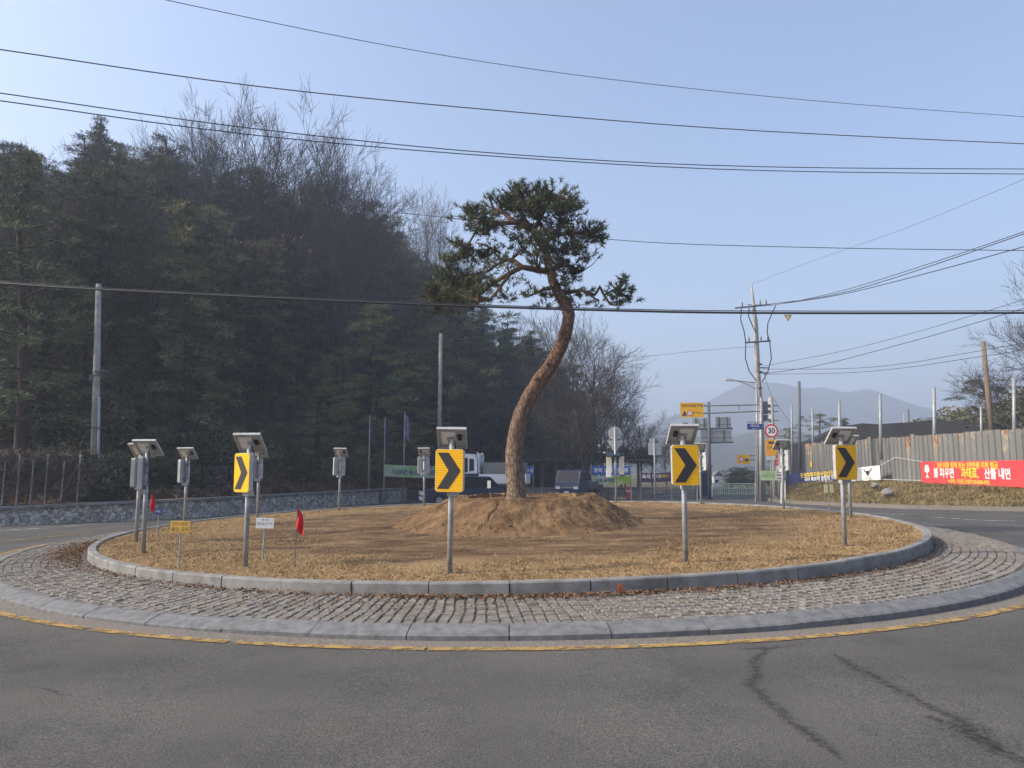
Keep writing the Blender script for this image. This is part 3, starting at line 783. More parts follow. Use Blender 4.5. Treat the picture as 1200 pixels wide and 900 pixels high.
def make_round(seed, m=None, n=330):
    rng = random.Random(seed); t = MB(); c = MB(); t.tube([(0, 0, -.4), (.1, 0, 2.5), (0, .1, 6)], [.28, .2, .08], 7)
    blobs = [(rng.gauss(0, 1.3), rng.gauss(0, 1.3), rng.uniform(2.0, 8.3), rng.uniform(.9, 1.7)) for _ in range(26)]
    for x, y, z, r in blobs:
        k = 1 - max(0, (z - 6) / 4.5) ** 1.5; x *= k; y *= k; t.tube([(0, 0, min(z, 5) * .7), (x * .6, y * .6, z - .4), (x, y, z)], [.07, .04, .02], 4, cap=False)
        for q in range(n):
            v = rand_dir(rng, .1); needle_spray(c, (x + v.x * r, y + v.y * r, z + v.z * r * .8), rand_dir(rng, .2), rng.uniform(.2, .45), rng.uniform(.08, .2), rng)
    r_ = D.objects.new('round_tree', None); COL.objects.link(r_); t.build('trunk', M['bark'], r_); c.build('crown', m or M['pine_far'], r_); return r_
roundt = make_round(61)
oak = make_round(62, mat('dead_oak_leaves', (.060, .042, .026), .9, col2=(.135, .092, .055), scale=.9, spec=.05, objrand=.3), 150)
SKY = [(-200, 190), (0, 178), (60, 190), (100, 152), (140, 168), (200, 184), (260, 196), (300, 214), (340, 228), (400, 238), (440, 245), (480, 292), (520, 310), (560, 325), (600, 348), (640, 375), (670, 430), (700, 490), (740, 520)]
rng = random.Random(42); cnt = 0
yy = 20.0
while yy < 100:
    xx = -62.0
    while xx < 12:
        x = xx + rng.uniform(-1.3, 1.3); y = yy + rng.uniform(-1.3, 1.3); xx += 2.8
        d = hill_d(x, y); px = 600 + F * x / y
        if d < 2.2 or d > 42 or px < -130 or px > 690: continue
        if 290 < px < 520 and d < 9.5: continue
        if d < 4.5 and rng.random() < .35: continue
        if px > 520 and y > 88: continue
        z = hill_z(x, y); top = P(px, interp(px, SKY) + rng.choice((-8, 2, 6, 12, 20, 34, 48)) + rng.uniform(-4, 4), y).z
        h = min(rng.uniform(9.5, 13.0) + (4.5 if d > 15 else 0), top - z)
        if h < 4.2 or h < 6 and d > 12: continue
        near = d < 9; pr = rng.choice([protos[2], protos[3], protos[5], protos[0]] if near else protos)
        if px < 560 and not near: lab = ('dark green pine crowded among others on the wooded hillside', 'pines crowded on the hillside')
        elif near and px < 560: lab = ('dark pine at the foot of the wooded hill above the stone wall', 'pines along the foot of the hill')
        else: lab = ('shadowy pine on the low end of the hill behind the leaning pine', 'pines on the low end of the hill')
        q = rng.random()
        if d > 4 and q < .08 and px < 560:
            place(bare[int(q * 1000) % 3], x, y, z - .1, h * rng.uniform(.92, 1.08) / 10, q * 60, 'leafless grey-brown tree standing among the pines of the wooded hillside', 'bare trees among the pines', 1.1); continue
        if d > 5 and q > .90 and px < 600:
            place(oak, x, y, z - .1, h / 10.5, q * 60, 'dull brown tree still holding dead leaves among the hillside pines', 'brown-leaved trees among the pines', .8); continue
        place(pr, x, y, z - .1, h / 10, rng.uniform(0, 6.28), lab[0], lab[1], rng.uniform(.9, 1.25)); cnt += 1
    yy += 2.8
print('forest trees', cnt)
# single trees that stand out
M['lit_tone_pine'] = mat('lit_tone_pine_needles', (.065, .084, .036), .8, col2=(.19, .205, .092), scale=.9, spec=.1)  # needle colour lightened to stand in for sunlight and thinner haze
nearp = []
for sd_, cr_, low, st in ((71, 2.5, .10, dict(shape=[(0, .8), (.2, 1), (.5, .85), (.8, .5), (1, .15)], rise=(-.1, .2), limbs=1.1, dens=1.25)), (72, 2.3, .25, dict(shape=[(0, .6), (.3, 1), (.6, .9), (.85, .6), (1, .2)], rise=(-.05, .3), dens=1.2))):
    t_, c_ = make_pine(sd_, 10, cr_, low, st); r_ = D.objects.new('pine_tree', None); COL.objects.link(r_)
    t_.build('trunk', M['bark'], r_, smoothed=True); c_.build('crown', M['lit_tone_pine'], r_); nearp.append(r_)
def stand(proto, px, top_y, Y, label, sx=1.0, cat='tree', rz=0.0, z=None, group=None):
    x = (px - 600) / F * Y * 1.0; zz = hill_z(x, Y) if z is None else z
    top = P(px, top_y, Y).z; return place(proto, P(px, 500, Y).x, Y, zz - .1, (top - zz) / 10, rz, label, group, sx)
stand(nearp[0], 440, 352, 45.2, 'bright green broad pine with low boughs above the flagpoles', 1.25, rz=.5)
stand(nearp[1], 372, 425, 41.5, 'small spreading olive-green pine left of the flagpoles at the hill foot', 1.3, rz=2.5)
stand(nearp[1], 25, 352, 29.5, 'broad pine with bare dark trunk behind the vine-grown fence at far left', 1.2, rz=1.1)
stand(nearp[1], 525, 318, 58, 'tall olive pine beside the grey utility pole left of the leaning pine', 1.25, rz=3.0)
stand(nearp[0], 215, 350, 35, 'pale-tipped pine on the slope right of the concrete utility pole', 1.15, rz=4.0)
stand(protos[2], 100, 140, 50, 'tallest pointed conifer breaking the skyline above the concrete utility pole', .9, rz=1)
stand(protos[4], 440, 232, 68, 'dark rounded pine ending the high skyline beside the last bare trees', .9, rz=2)
for k, (px, ty, Y, sx, lab) in enumerate([
        (228, 128, 58, .85, 'bare tree rising above the pines, leftmost of the skyline group'),
        (282, 116, 58, .9, 'tallest bare tree on the skyline with upright fan of branches'),
        (350, 158, 62, .85, 'bare slender tree on the skyline right of the tallest bare one'),
        (385, 186, 63, .7, 'thin bare tree on the skyline with a dark nest-like tuft'),
        (408, 200, 62, .9, 'bare dense-twigged tree at the shoulder of the hill skyline'),
        (490, 232, 72, .8, 'bare pale tree on the skyline just left of the leaning pine'),
        (515, 250, 74, .8, 'bare pale tree partly hidden by the leaning pine crown'),
        (180, 170, 55, .7, 'faint bare tree among pine tops above the left utility pole')]):
    stand(bare[k % 3], px, ty, Y, lab, sx, rz=k * 1.3, group='bare trees on the hill skyline')
rng = random.Random(123)
for k in range(7):
    px = rng.uniform(150, 430); Y = rng.uniform(54, 66)
    stand(bare[k % 3], px, interp(px, [(150, 165), (230, 140), (290, 132), (360, 178), (430, 222)]) + rng.uniform(-8, 14), Y, 'slender bare tree mixed into the row along the hill skyline', rng.uniform(.8, 1.1), rz=k * 1.9, group='bare trees mixed along the skyline')
for k, (px, ty, Y, sx) in enumerate([(575, 395, 60, .9), (600, 380, 62, .9), (630, 400, 60, 1.0), (650, 390, 66, .9), (560, 430, 55, 1)]):
    stand(bare[(k + 1) % 3], px, ty, Y, 'bare grey tree in the thicket behind the leaning pine trunk', sx, rz=k * 2.1, group='bare trees behind the leaning pine')
t_, c_ = make_bare(31, 10, 6, .68, .4, 2, .10, 20); r_ = D.objects.new('bare_tree', None); COL.objects.link(r_)
t_.build('trunk', M['twig'], r_, smoothed=True); c_.build('crown', M['twig'], r_)
o = place(r_, P(693, 500, 52).x, 52, G(0, 52) + .1, (P(700, 372, 52).z + .4) / 10, .4, 'large spreading bare tree right of the leaning pine trunk, against the sky', None, 1.12)
t_, c_ = make_bare(37, 10, 6, .66, .45, 1, .2, 18); r_ = D.objects.new('bare_tree', None); COL.objects.link(r_)
t_.build('trunk', M['twig'], r_, smoothed=True); c_.build('crown', M['twig'], r_)
place(r_, P(1242, 500, 46).x, 46, 0.6, (P(1200, 312, 46).z - .6) / 10, 2.0, 'large bare tree at the right edge behind the metal fence', None, .95)
for k, (px, ty, Y, sx) in enumerate([(762, 500, 66, 1.2), (748, 478, 70, 1.2), (735, 470, 66, 1.3), (780, 515, 75, 1.2)]):
    stand(bare[k % 3], px, ty, Y, 'small bare tree in the hazy thicket between the round sign and the road', sx, rz=k, z=G(0, Y), group='small bare trees beside the far road')
for k, (px, ty, Y, sx, lab) in enumerate([(958, 482, 78, 1.3, 'dark pine behind the left end of the metal fence'), (990, 490, 82, 1.4, 'dark low pine showing between fence poles above the black netting'), (920, 500, 80, 1.4, 'dark green pine behind the speed limit sign')]):
    stand(protos[(k + 1) % 6], px, ty, Y, lab, sx, rz=k, z=G(0, Y))
for k, (px, ty, Y, sx) in enumerate([(872, 540, 95, 2.2), (888, 545, 92, 2.0), (856, 550, 98, 2.0)]):
    stand(roundt, px, ty, Y, 'dark rounded tree beyond the green railing at the end of the road', sx, rz=k, z=G(0, Y), group='dark trees beyond the green railing')
for k, (px, ty, Y, sx) in enumerate([(1140, 455, 62, 1.5), (1165, 440, 60, 1.5), (1195, 425, 58, 1.4), (1115, 480, 66, 1.6), (1225, 430, 58, 1.4)]):
    stand(roundt if k % 2 == 0 else protos[k], px, ty, Y, 'dark hillside tree behind the right end of the metal fence', sx, rz=k, z=.8, group='dark trees at the right end of the fence')
for r_ in protos + bare:
    if r_.name not in used:
        for c in list(r_.children): D.objects.remove(c)
        D.objects.remove(r_)

# shrubs on the bank above the wall, undergrowth and vines
def make_shrub(seed, n, m1, m2):
    rng = random.Random(seed); b = MB(); c = MB()
    for i in range(26):
        d = rand_dir(rng, .8); pts = [Vector((0, 0, -.1)), d * .35 + Vector((0, 0, .05)), d * .75 + Vector((rng.gauss(0, .1), rng.gauss(0, .1), -.05))]; b.tube(pts, [.018, .012, .004], 3, cap=False)
    for i in range(n):
        v = rand_dir(rng, .3); rr = rng.uniform(.45, 1) * (.75 + .3 * nz(v.x * 2, v.y * 2, seed)); p = Vector((v.x * .9, v.y * .9, max(-.1, v.z * .75) + .1)) * rr
        needle_spray(c, p, rand_dir(rng, .3), rng.uniform(.07, .16), rng.uniform(.03, .07), rng)
    r_ = D.objects.new('shrub', None); COL.objects.link(r_); b.build('stems', m1, r_); c.build('foliage', m2, r_); return r_
shr = [make_shrub(51, 1500, M['vine'], M['shrubleaf']), make_shrub(52, 700, M['vine'], M['vine'])]
shr.append(make_shrub(53, 2600, M['bark'], M['pine_far']))
rng = random.Random(78); k = 0
while k < 46:
    i = rng.choice((2, 3, 3, 3, 4, 4, 5, 5, 5, 6, 6)); a, c = BASE[i], BASE[i + 1]; t = rng.random()
    dn = Vector((-(c[1] - a[1]), c[0] - a[0], 0)).normalized(); off = rng.uniform(2.6, 8.5); x = lerp(a[0], c[0], t) + dn.x * off; y = lerp(a[1], c[1], t) + dn.y * off; px = 600 + F * x / y
    if px < -60 or px > 560: continue
    k += 1
    place(shr[2], x, y, hill_z(x, y), rng.uniform(1.0, 2.3), rng.uniform(0, 6), 'dark evergreen thicket bush under the pines at the foot of the hill', 'dark bushes under the pines', rng.uniform(1, 1.3), cat='bush')
rng = random.Random(77)
for k in range(34):
    t = rng.uniform(.0, 1); i = rng.choice((3, 4, 4, 5, 5, 5, 6, 6)); i = min(i, len(WALL) - 2); a, c = WALL[i], WALL[i + 1]
    x, y = lerp(a[0], c[0], t), lerp(a[1], c[1], t); dn = Vector((-(c[1] - a[1]), c[0] - a[0], 0)).normalized(); off = rng.uniform(.9, 3.2); x += dn.x * off; y += dn.y * off
    if 600 + F * x / y < 118: continue
    br = k % 2
    place(shr[br], x, y, hill_z(x, y), rng.uniform(.45, .9), rng.uniform(0, 6), 'low olive-brown bush on the bank above the stone wall' if br == 0 else 'low dry twiggy bush on the bank above the stone wall', 'bushes on the bank above the stone wall', rng.uniform(1, 1.4), cat='bush')
o = stand(shr[1], 292, 500, 33.5, 'big tangle of pale dry arching stems on the bank above the stone wall', .6, cat='bush', rz=1); o['category'] = 'bush'
o.scale = (1.5, 1.5, 2.2)
def under(n, seed, dmin, dmax, m, name, h):
    b = MB(); rng = random.Random(seed)
    while len(b.f) < n:
        y = rng.uniform(16, 75); x = rng.uniform(-40, 8); d = hill_d(x, y); px = 600 + F * x / y
        if d < dmin or d > dmax or px < -60 or px > 720: continue
        if nz(x * .5, y * .5, seed) < -.05: continue
        z = hill_z(x, y)
        for q in range(5):
            needle_spray(b, (x + rng.gauss(0, .3), y + rng.gauss(0, .3), z + rng.uniform(-.05, h)), rand_dir(rng, .5), rng.uniform(.15, .5), rng.uniform(.03, .09), rng)
    b.build(name, m, kind='stuff')
under(30000, 4, .8, 18, mat('undergrowth_stems', (.045, .037, .026), .95, col2=(.115, .088, .06), scale=.7), 'dry_undergrowth', 1.7)
under(7000, 8, .4, 5, M['deadleaf'], 'leaf_litter', .12)

# ------------------------------------------------------------------ the leaning red pine on the mound
TY = CY + .0
def T(px, py, dy=0.0): return P(px, py, TY + dy)
pine = thing('red_pine', 'tall leaning red pine with curved bare trunk on the earth mound', 'tree', (T(604, 584).x, TY, T(604, 584).z - .05))
inv = Vector(pine.location)
def TL(px, py, dy=0.0): return T(px, py, dy) - inv
trk = [(604, 590, 17.5), (605, 580, 16), (604, 560, 14.5), (602.5, 535, 13.6), (605, 510, 13.2), (611, 485, 12.6), (622, 462, 12.4), (635, 443, 12.2), (648, 424, 11.2), (658, 405, 10.4), (664, 386, 9.8), (667, 370, 9.4), (663, 357, 9.2), (655, 344, 8.2), (648, 330, 7.2), (644, 315, 6.6), (641, 300, 6), (636, 287, 5.4), (628, 275, 5), (620, 266, 4.4)]
b = MB(); fine = []
px_m = F / TY
for i in range(len(trk) - 1):
    for s in range(4):
        t = s / 4; fine.append(tuple(lerp(trk[i][k], trk[i + 1][k], t) for k in range(3)))
fine.append(trk[-1])
pth = [TL(p[0] + .6 * nz(i * .4, 1), p[1], .12 * math.sin(i * .09)) for i, p in enumerate(fine)]
b.tube(pth, [p[2] * .74 / px_m * (1 + .05 * nz(i * .5, 3)) for i, p in enumerate(fine)], 24, wob=.15)
b.tube([TL(632, 447), TL(627, 443, -.15)], [.09, .06], 7)
b.tube([TL(646, 428), TL(640, 425, -.18)], [.08, .05], 7)
b.tube([TL(664, 392), TL(657, 389, -.25)], [.06, .05], 7)
b.build('trunk', M['pinebark'], pine, smoothed=True)
b = MB(); rng = random.Random(5)
limbs = [
    [(643, 318, 5, 0), (630, 316, 4.6, -.1), (612, 313, 4.2, -.25), (598, 320, 3.6, -.3), (580, 330, 3, -.2), (562, 345, 2.5, 0), (545, 356, 1.8, .2)],
    [(612, 313, 4, -.2), (600, 304, 3, .2), (588, 306, 2.4, .4), (572, 318, 2, .5), (552, 322, 1.5, .7), (530, 330, 1.0, .8)],
    [(598, 320, 3, -.3), (585, 338, 2.2, -.6), (573, 352, 1.6, -.8), (560, 352, 1.1, -1.0)],
    [(622, 268, 4.4, 0), (605, 260, 3.8, -.1), (585, 262, 3.1, -.2), (565, 258, 2.3, -.2), (548, 252, 1.5, -.1)],
    [(605, 260, 3, -.1), (590, 250, 2.4, .3), (578, 243, 1.8, .4), (572, 230, 1, .3)],
    [(621, 267, 3.6, 0), (612, 252, 3, .2), (604, 240, 2.2, .2), (596, 230, 1.3, .2)],
    [(626, 272, 4, .1), (632, 258, 3.2, .2), (640, 244, 2.4, 0), (648, 230, 1.4, -.1)],
    [(632, 258, 2.6, .2), (618, 246, 2, -.3), (622, 232, 1.2, -.4)],
    [(636, 287, 4, .1), (650, 276, 3.2, .2), (668, 272, 2.6, .2), (688, 274, 1.8, .3), (704, 278, 1.1, .3)],
    [(650, 276, 2.6, .2), (660, 262, 2, -.2), (672, 262, 1.3, -.3)],
    [(645, 318, 4, .1), (656, 312, 3, .3), (668, 312, 2.2, .4), (682, 318, 1.3, .4)],
    [(655, 344, 4, .1), (668, 342, 3.2, 0), (680, 340, 2.4, -.1), (692, 346, 1.8, -.2), (702, 352, 1.2, -.2)],
    [(688, 342, 2, -.1), (697, 346, 2, .1), (703, 336, 2, .2), (708, 346, 1.8, .2), (714, 356, 1.5, .2), (728, 352, 1.1, .3), (740, 346, .8, .3)],
    [(708, 346, 1.6, .2), (722, 338, 1.1, .2), (728, 330, .8, .2)],
    [(650, 335, 3, 0), (636, 340, 2.4, -.4), (624, 345, 1.4, -.6)],
    [(545, 356, 1.6, .2), (528, 360, 1, .4), (512, 352, .8, .5)],
    [(565, 258, 2, -.2), (550, 285, 1.6, .3), (540, 300, 1, .6)],
    [(588, 306, 2, .4), (575, 290, 1.6, .7), (560, 285, 1.1, .9)],
]
for l in limbs:
    pts = []; rad = []
    for i in range(len(l) - 1):
        for s in range(3):
            q = [lerp(l[i][k], l[i + 1][k], s / 3) for k in range(4)]; pts.append(TL(q[0] + 1.1 * nz(q[0] * .11, q[1] * .11, 2), q[1] + 1.1 * nz(q[0] * .11, q[1] * .11, 9), q[3])); rad.append(q[2] * .8 / px_m)
    q = l[-1]; pts.append(TL(q[0], q[1], q[3])); rad.append(q[2] / px_m); b.tube(pts, rad, 7, wob=.1)
M['limbbark'] = mat('pine_limb_bark', (.075, .05, .036), .95, col2=(.15, .085, .055), scale=3, spec=.05)
b.build('limbs', M['limbbark'], pine, smoothed=True)
# needle pads: (px, py, rx, ry, dy, density)
pads = [(632, 286, 20, 10, -.5, .7), (648, 272, 18, 9, -.6, .7), (642, 308, 18, 8, -.5, .65), (656, 330, 15, 7, -.4, .55), (646, 345, 14, 6, -.3, .4), (628, 296, 16, 7, .6, .5), (612, 284, 20, 8, .5, .45), (598, 276, 18, 8, -.4, .4), (664, 290, 18, 8, -.3, .6), (690, 300, 12, 6, 0, .35), (604, 222, 16, 8, 0, .6), (668, 236, 14, 8, .1, .6), (586, 306, 20, 8, -.3, .4), (564, 316, 20, 9, -.2, .5), (590, 346, 18, 7, .3, .35), (508, 336, 16, 9, .3, .6), (524, 300, 12, 9, .4, .55), (640, 228, 34, 12, 0, 1.2), (612, 232, 26, 12, .2, 1), (655, 246, 26, 13, -.2, 1.1), (628, 244, 28, 11, -.4, 1), (588, 240, 20, 10, .3, .9), (552, 249, 22, 10, -.1, 1.1), (566, 262, 24, 9, -.2, .9),
        (576, 230, 6, 9, .3, .35), (540, 258, 12, 7, 0, .4), (608, 256, 26, 8, .4, .8), (662, 262, 16, 9, -.2, .7), (690, 272, 22, 11, .3, 1.1), (678, 284, 22, 8, .2, .9), (706, 282, 9, 6, .3, .35), (640, 270, 24, 7, .4, .6),
        (652, 296, 20, 9, 0, .8), (672, 304, 18, 8, .3, .6), (668, 318, 20, 8, .4, .75), (682, 314, 10, 6, .4, .35), (625, 306, 12, 6, -.2, .4), (640, 312, 12, 5, .3, .35),
        (545, 288, 20, 10, .5, .85), (560, 300, 22, 9, .7, .8), (536, 306, 20, 11, .7, .85), (585, 292, 16, 7, .7, .55), (526, 326, 22, 13, .7, 1.0), (548, 330, 22, 11, .5, .9), (515, 345, 20, 13, .5, .9), (537, 350, 24, 11, .2, .85), (560, 346, 16, 9, -.8, .6), (508, 362, 16, 8, .4, .6), (575, 330, 14, 8, -.4, .45), (595, 330, 12, 6, .3, .3), (572, 272, 14, 6, .2, .4),
        (622, 342, 16, 6, -.5, .4), (612, 326, 10, 5, .3, .25), (668, 340, 14, 7, .0, .55), (685, 344, 15, 7, -.1, .6), (676, 352, 16, 5, -.2, .4), (698, 352, 12, 5, -.2, .35), (640, 356, 18, 5, .4, .3),
        (726, 338, 15, 9, .2, .75), (738, 348, 12, 8, .3, .55), (722, 354, 14, 6, .2, .5), (730, 326, 8, 5, .2, .3), (662, 396, 7, 5, .5, .2)]
cr = MB(); tw = MB(); rng = random.Random(9)
ends = [TL(l[-1][0], l[-1][1], l[-1][3]) for l in limbs]
mids = []
for l in limbs:
    for i in range(1, len(l)): mids.append(TL(l[i][0], l[i][1], l[i][3]))
for (px, py, rx, ry, dy, den) in pads:
    c = TL(px, py, dy); RX, RZ = rx * 1.32 / px_m, ry * 1.42 / px_m; RY = min(RX, .75) * .95
    near = min(mids, key=lambda q: (q - c).length)
    nt_ = int(max(6, 135 * den * (rx * ry) / 300))
    for k in range(nt_):
        v = rand_dir(rng); rr = rng.uniform(.1, 1.08) ** .7
        p = c + Vector((v.x * RX, v.y * RY, v.z * RZ)) * rr
        if nz(p.x * 2.3, p.z * 3.0, p.y * 2.2) + .45 * nz(p.x * 5, p.z * 6, p.y * 5) < -.16: continue
        if k % 5 == 0:
            m_ = near.lerp(p, .5) + Vector((0, 0, -.05)); tw.tube([near, m_, p], [.018, .012, .005], 3, cap=False)
        axis = (Vector((v.x, v.y, .55 + .4 * v.z))).normalized()
        tw.tube([p - axis * .16, p], [.007, .005], 3, cap=False)
        for q in range(20):
            d = (axis * .65 + rand_dir(rng) * .85).normalized(); needle_spray(cr, p - axis * rng.uniform(0, .12), d, rng.uniform(.10, .17), rng.uniform(.015, .026), rng)
cr.build('needles', M['pine'], pine); tw.build('twigs', M['limbbark'], pine)

# ------------------------------------------------------------------ chevron units around the island
def plate(name, poly, y0, y1, m, parent): return MB().prism(poly, y0, y1).build(name, m, parent)
def make_chevron():
    root = D.objects.new('chevron_sign', None); COL.objects.link(root)
    MB().tube([(0, 0, -.15), (0, 0, 1.80)], .038, 12).build('post', M['steel'], root, smoothed=True)
    W, H, zc = .41, .60, 1.435
    hs = plate('housing', rrect(W, H, .045, zc), -.118, -.048, M['plate_back'], root)
    plate('sign_face', rrect(W - .012, H - .012, .04, zc), -.1225, -.1185, M['chev'], root)
    arrow = [(.11, .917), (.083, .917), (.48, .50), (.083, .075), (.48, .075), (.90, .50), (.47, .917)]
    arrow = [((u - .5) * W, zc + (v - .5) * H) for u, v in arrow[1:]]
    plate('arrow', arrow, -.1265, -.1228, M['charcoal'], root)
    b = MB()
    for z in (1.25, 1.62): b.box((0, -.01, z), (.16, .075, .035))
    b.box((0, -.035, 1.435), (.05, .025, .52)); b.build('bracket', M['steel'], root)
    b = MB(); b.box((.03, -.01, 1.115), (.15, .10, .07)); b.build('junction_box', M['tray'], root)
    b = MB(); b.tube([(.03, -.01, 1.15), (.075, .03, 1.25), (.06, .045, 1.5), (.05, .05, 1.72), (.03, .03, 1.84)], .008, 5); b.build('cable', M['black'], root)
    b = MB()
    for z in (1.25, 1.62): b.tube([(0, 0, z - .012), (0, 0, z + .012)], .046, 12)
    b.build('clamp', M['steel_dark'], root)
    # tilted solar panel: high edge towards the road in front, cells facing away
    pm = D.objects.new('solar_panel', None)
    Mx = Matrix.Rotation(R(-38), 3, 'X')
    b = MB(); b.box((0, 0, 0), (.42, .44, .012), None)
    for sx in (-1, 1): b.box((sx * .202, 0, -.02), (.016, .44, .028))
    for sy in (-1, 1): b.box((0, sy * .212, -.02), (.388, .016, .028))
    b.xf(Matrix.Translation((0, .03, 1.905)) @ Mx.to_4x4())
    sp = b.build('solar_panel', M['tray'], root)
    b = MB(); b.box((0, 0, .0085), (.40, .42, .004)); b.xf(Matrix.Translation((0, .03, 1.905)) @ Mx.to_4x4()); b.build('cells', M['solar'], sp)
    b = MB(); b.box((.11, -.02, -.021), (.055, .10, .03)); b.xf(Matrix.Translation((0, .03, 1.905)) @ Mx.to_4x4()); b.build('socket', M['black'], sp)
    b = MB(); b.box((-.05, -.01, -.017), (.20, .26, .022)); b.xf(Matrix.Translation((0, .03, 1.905)) @ Mx.to_4x4()); b.build('back_cover', M['offwhite'], sp)
    b = MB(); b.tube([(0, 0, 1.78), (0, .02, 1.87)], .03, 8); b.box((0, .02, 1.868), (.14, .12, .02), Mx); b.build('panel_mount', M['steel'], root)
    return root
chev = make_chevron(); first = True
def put_chev(px, Y, face, label, panel_rel=0.0, mirror=False, scale=1.0, tiltx=0.0):
    """face: compass heading (deg from -Y towards +X) the sign faces"""
    global first
    o = chev if first else copy_tree(chev); first = False
    x = (px - 600) / F * Y
    x = P(px, 600, Y).x
    tr_ = random.Random(int(px)); o.location = (x, Y, island_z(x, Y) - .01); o.rotation_euler = (R(tr_.uniform(-1, 1)), R(tr_.uniform(-1, 1)), R(face)); o.scale = (scale,) * 3
    tag(o, label, 'traffic sign', 'solar chevron signs round the island')
    for c in o.children:
        if c.name.startswith('solar_panel'):
            c.rotation_euler = (0, 0, R(-face + panel_rel)); 
            if mirror: c.scale = (-1, 1, 1)
    return o
put_chev(527.5, 10.5, -11, 'yellow chevron sign left of the mound, facing the camera squarely', 0)
put_chev(802, 11.05, 4, 'yellow chevron sign right of the mound with reddish-black arrow', 0, True)
put_chev(988, 12.8, 12, 'yellow chevron sign at the right of the island, its face in shade', 0, True)
put_chev(290, 11.45, -38, 'yellow chevron sign at the left turned away, seen nearly edge-on', 0)
put_chev(170.5, 13.4, -72, 'nearest of the left pair of chevron signs seen edge-on, grey panel up top', 0)
put_chev(161.5, 15.4, -80, 'chevron sign seen edge-on just behind the nearest edge-on one at left', 0)
put_chev(217, 19.0, -100, 'grey-backed chevron sign standing behind the small yellow notice board', 0)
put_chev(302, 21.4, -118, 'grey-backed chevron sign peeping out behind the edge-on yellow chevron', 0)
put_chev(397, 24.3, -140, 'grey-backed chevron sign alone at the far left rim of the island', 0)
put_chev(497, 26.0, -160, 'grey-backed chevron sign at the left foot of the mound before the car', 0, True)
put_chev(822, 24.6, -228, 'grey-backed chevron sign just right behind the reddish arrow sign', 0, True)
put_chev(918.5, 21.8, -250, 'grey-backed chevron sign on the island before the green and yellow road signs', 0, True)
put_chev(996.5, 18.3, -268, 'chevron sign seen edge-on right behind the shaded yellow chevron', 0, True)

# round give-way post on the far rim
def box_on(b, *a): b.box(*a)
gx_, gy_ = P(722, 590, 26.0).x, 26.0
g = thing('give_way_sign', 'post with backs of a round and a triangular sign on the far rim', 'traffic sign', (gx_, gy_, island_z(gx_, gy_)))
MB().tube([(0, 0, -.15), (0, 0, 2.62)], .038, 10).build('post', M['steel'], g, smoothed=True)
plate('round_plate', disc(.24, 2.42), .045, .055, M['plate_back'], g)
plate('triangle_plate', [(0, 1.72), (.29, 2.17), (-.29, 2.17)], .045, .055, M['plate_back'], g)
b = MB(); b.box((-.08, 0, 1.68), (.50, .36, .03), Matrix.Rotation(R(25), 3, 'X')); b.build('solar_panel', M['solar'], g)
b = MB(); b.box((0, 0, 0), (.06, .30, .025), Matrix.Rotation(R(35), 3, 'Y')); b.xf(Matrix.Translation((-.39, 0, 1.74))); b.build('panel_edge', M['offwhite'], g)
for sx in (-1, 1): b = MB(); b.box((sx * .22 + .0, .06, 1.29), (.18, .05, .64)); b.build('lamp_board', M['offwhite'], g)
b = MB(); b.box((-.25, -.02, .99), (.16, .10, .20)); b.build('lamp_box', M['white'], g)

# small notices, flags
def notice(px, Y, w, h, zc, m, mt, lines, label, rz=0.0, lean=0.0):
    x = P(px, 600, Y).x
    o = thing('notice_board', label, 'notice', (x, Y, island_z(x, Y) - .01), R(rz))
    o.rotation_euler = (0, R(lean), R(rz))
    MB().tube([(0, .0, -.1), (0, .0, zc + h * .3)], .014, 7).build('stake', M['steel'], o)
    plate('board', rrect(w, h, .01, zc), -.034, -.022, m, o)
    for (s, sz, dz) in lines: text('lettering', s, sz, mt, o, (0, -.0375, zc + dz))
    return o
notice(213, 11.5, .30, .175, .625, mat('yellow_notice', (.62, .36, .07), .6, .1, 6), M['charcoal'], [('잔디 보호', .06, .04), ('출입 금지', .07, -.042)], 'small yellow notice on a thin stake at the left of the island', 0)
notice(310, 12.4, .29, .17, .60, M['white'], M['charcoal'], [('주 의', .055, .045), ('출입금지 구역', .042, -.012)], 'small white notice on a thin stake beside the edge-on yellow chevron', 4, 2)
o = notice(186, 16.4, .17, .14, .55, M['blue'], M['white'], [('주의', .05, 0)], 'tiny dark blue notice on a stake behind the edge-on chevrons', 0)
def flag(px, Y, h, label, lean=0):
    x = P(px, 600, Y).x; f = thing('red_flag', label, 'flag', (x, Y, island_z(x, Y) - .01)); f.rotation_euler = (0, R(lean), 0)
    MB().tube([(0, 0, -.1), (0, 0, h)], .007, 6).build('stick', M['steel_dark'], f)
    b = MB(); n = 12; rows = 14
    for j in range(rows + 1):
        t = j / rows
        for i in range(n + 1):
            u = i / n; w = .15 * (.35 + .65 * t); x_ = u * w * (1 - .45 * smooth(.7, 1, t) * (1 - u)) + .03 * math.sin(t * 4) * u - .03 * (1 - t)*u
            z_ = h - .01 - t * (.40 - .12 * (1 - u)) + .02 * math.sin(u * 9); y_ = .035 * math.sin(u * 8 + t * 3) + .02 * math.sin(t * 7)
            b.v.append((x_ - .01, y_, z_))
    for j in range(rows):
        for i in range(n):
            k = j * (n + 1) + i; b.f.append((k, k + 1, k + n + 2, k + n + 1))
    b.build('cloth', M['flag'], f, smoothed=True)
M['flag'] = mat('red_cloth', (.62, .012, .02), .7, .12, 8)
flag(347.5, 11.35, .88, 'small red flag hanging on a thin stick on the dry grass', 1)
flag(176, 16.0, .95, 'small red flag half hidden behind the nearest edge-on chevron at left', 0)
x = P(972, 600, 20.0).x; o = thing('marker_board', 'pair of small pale yellow plates on a thin stake before the grass bank', 'marker', (x, 20, island_z(x, 20)))
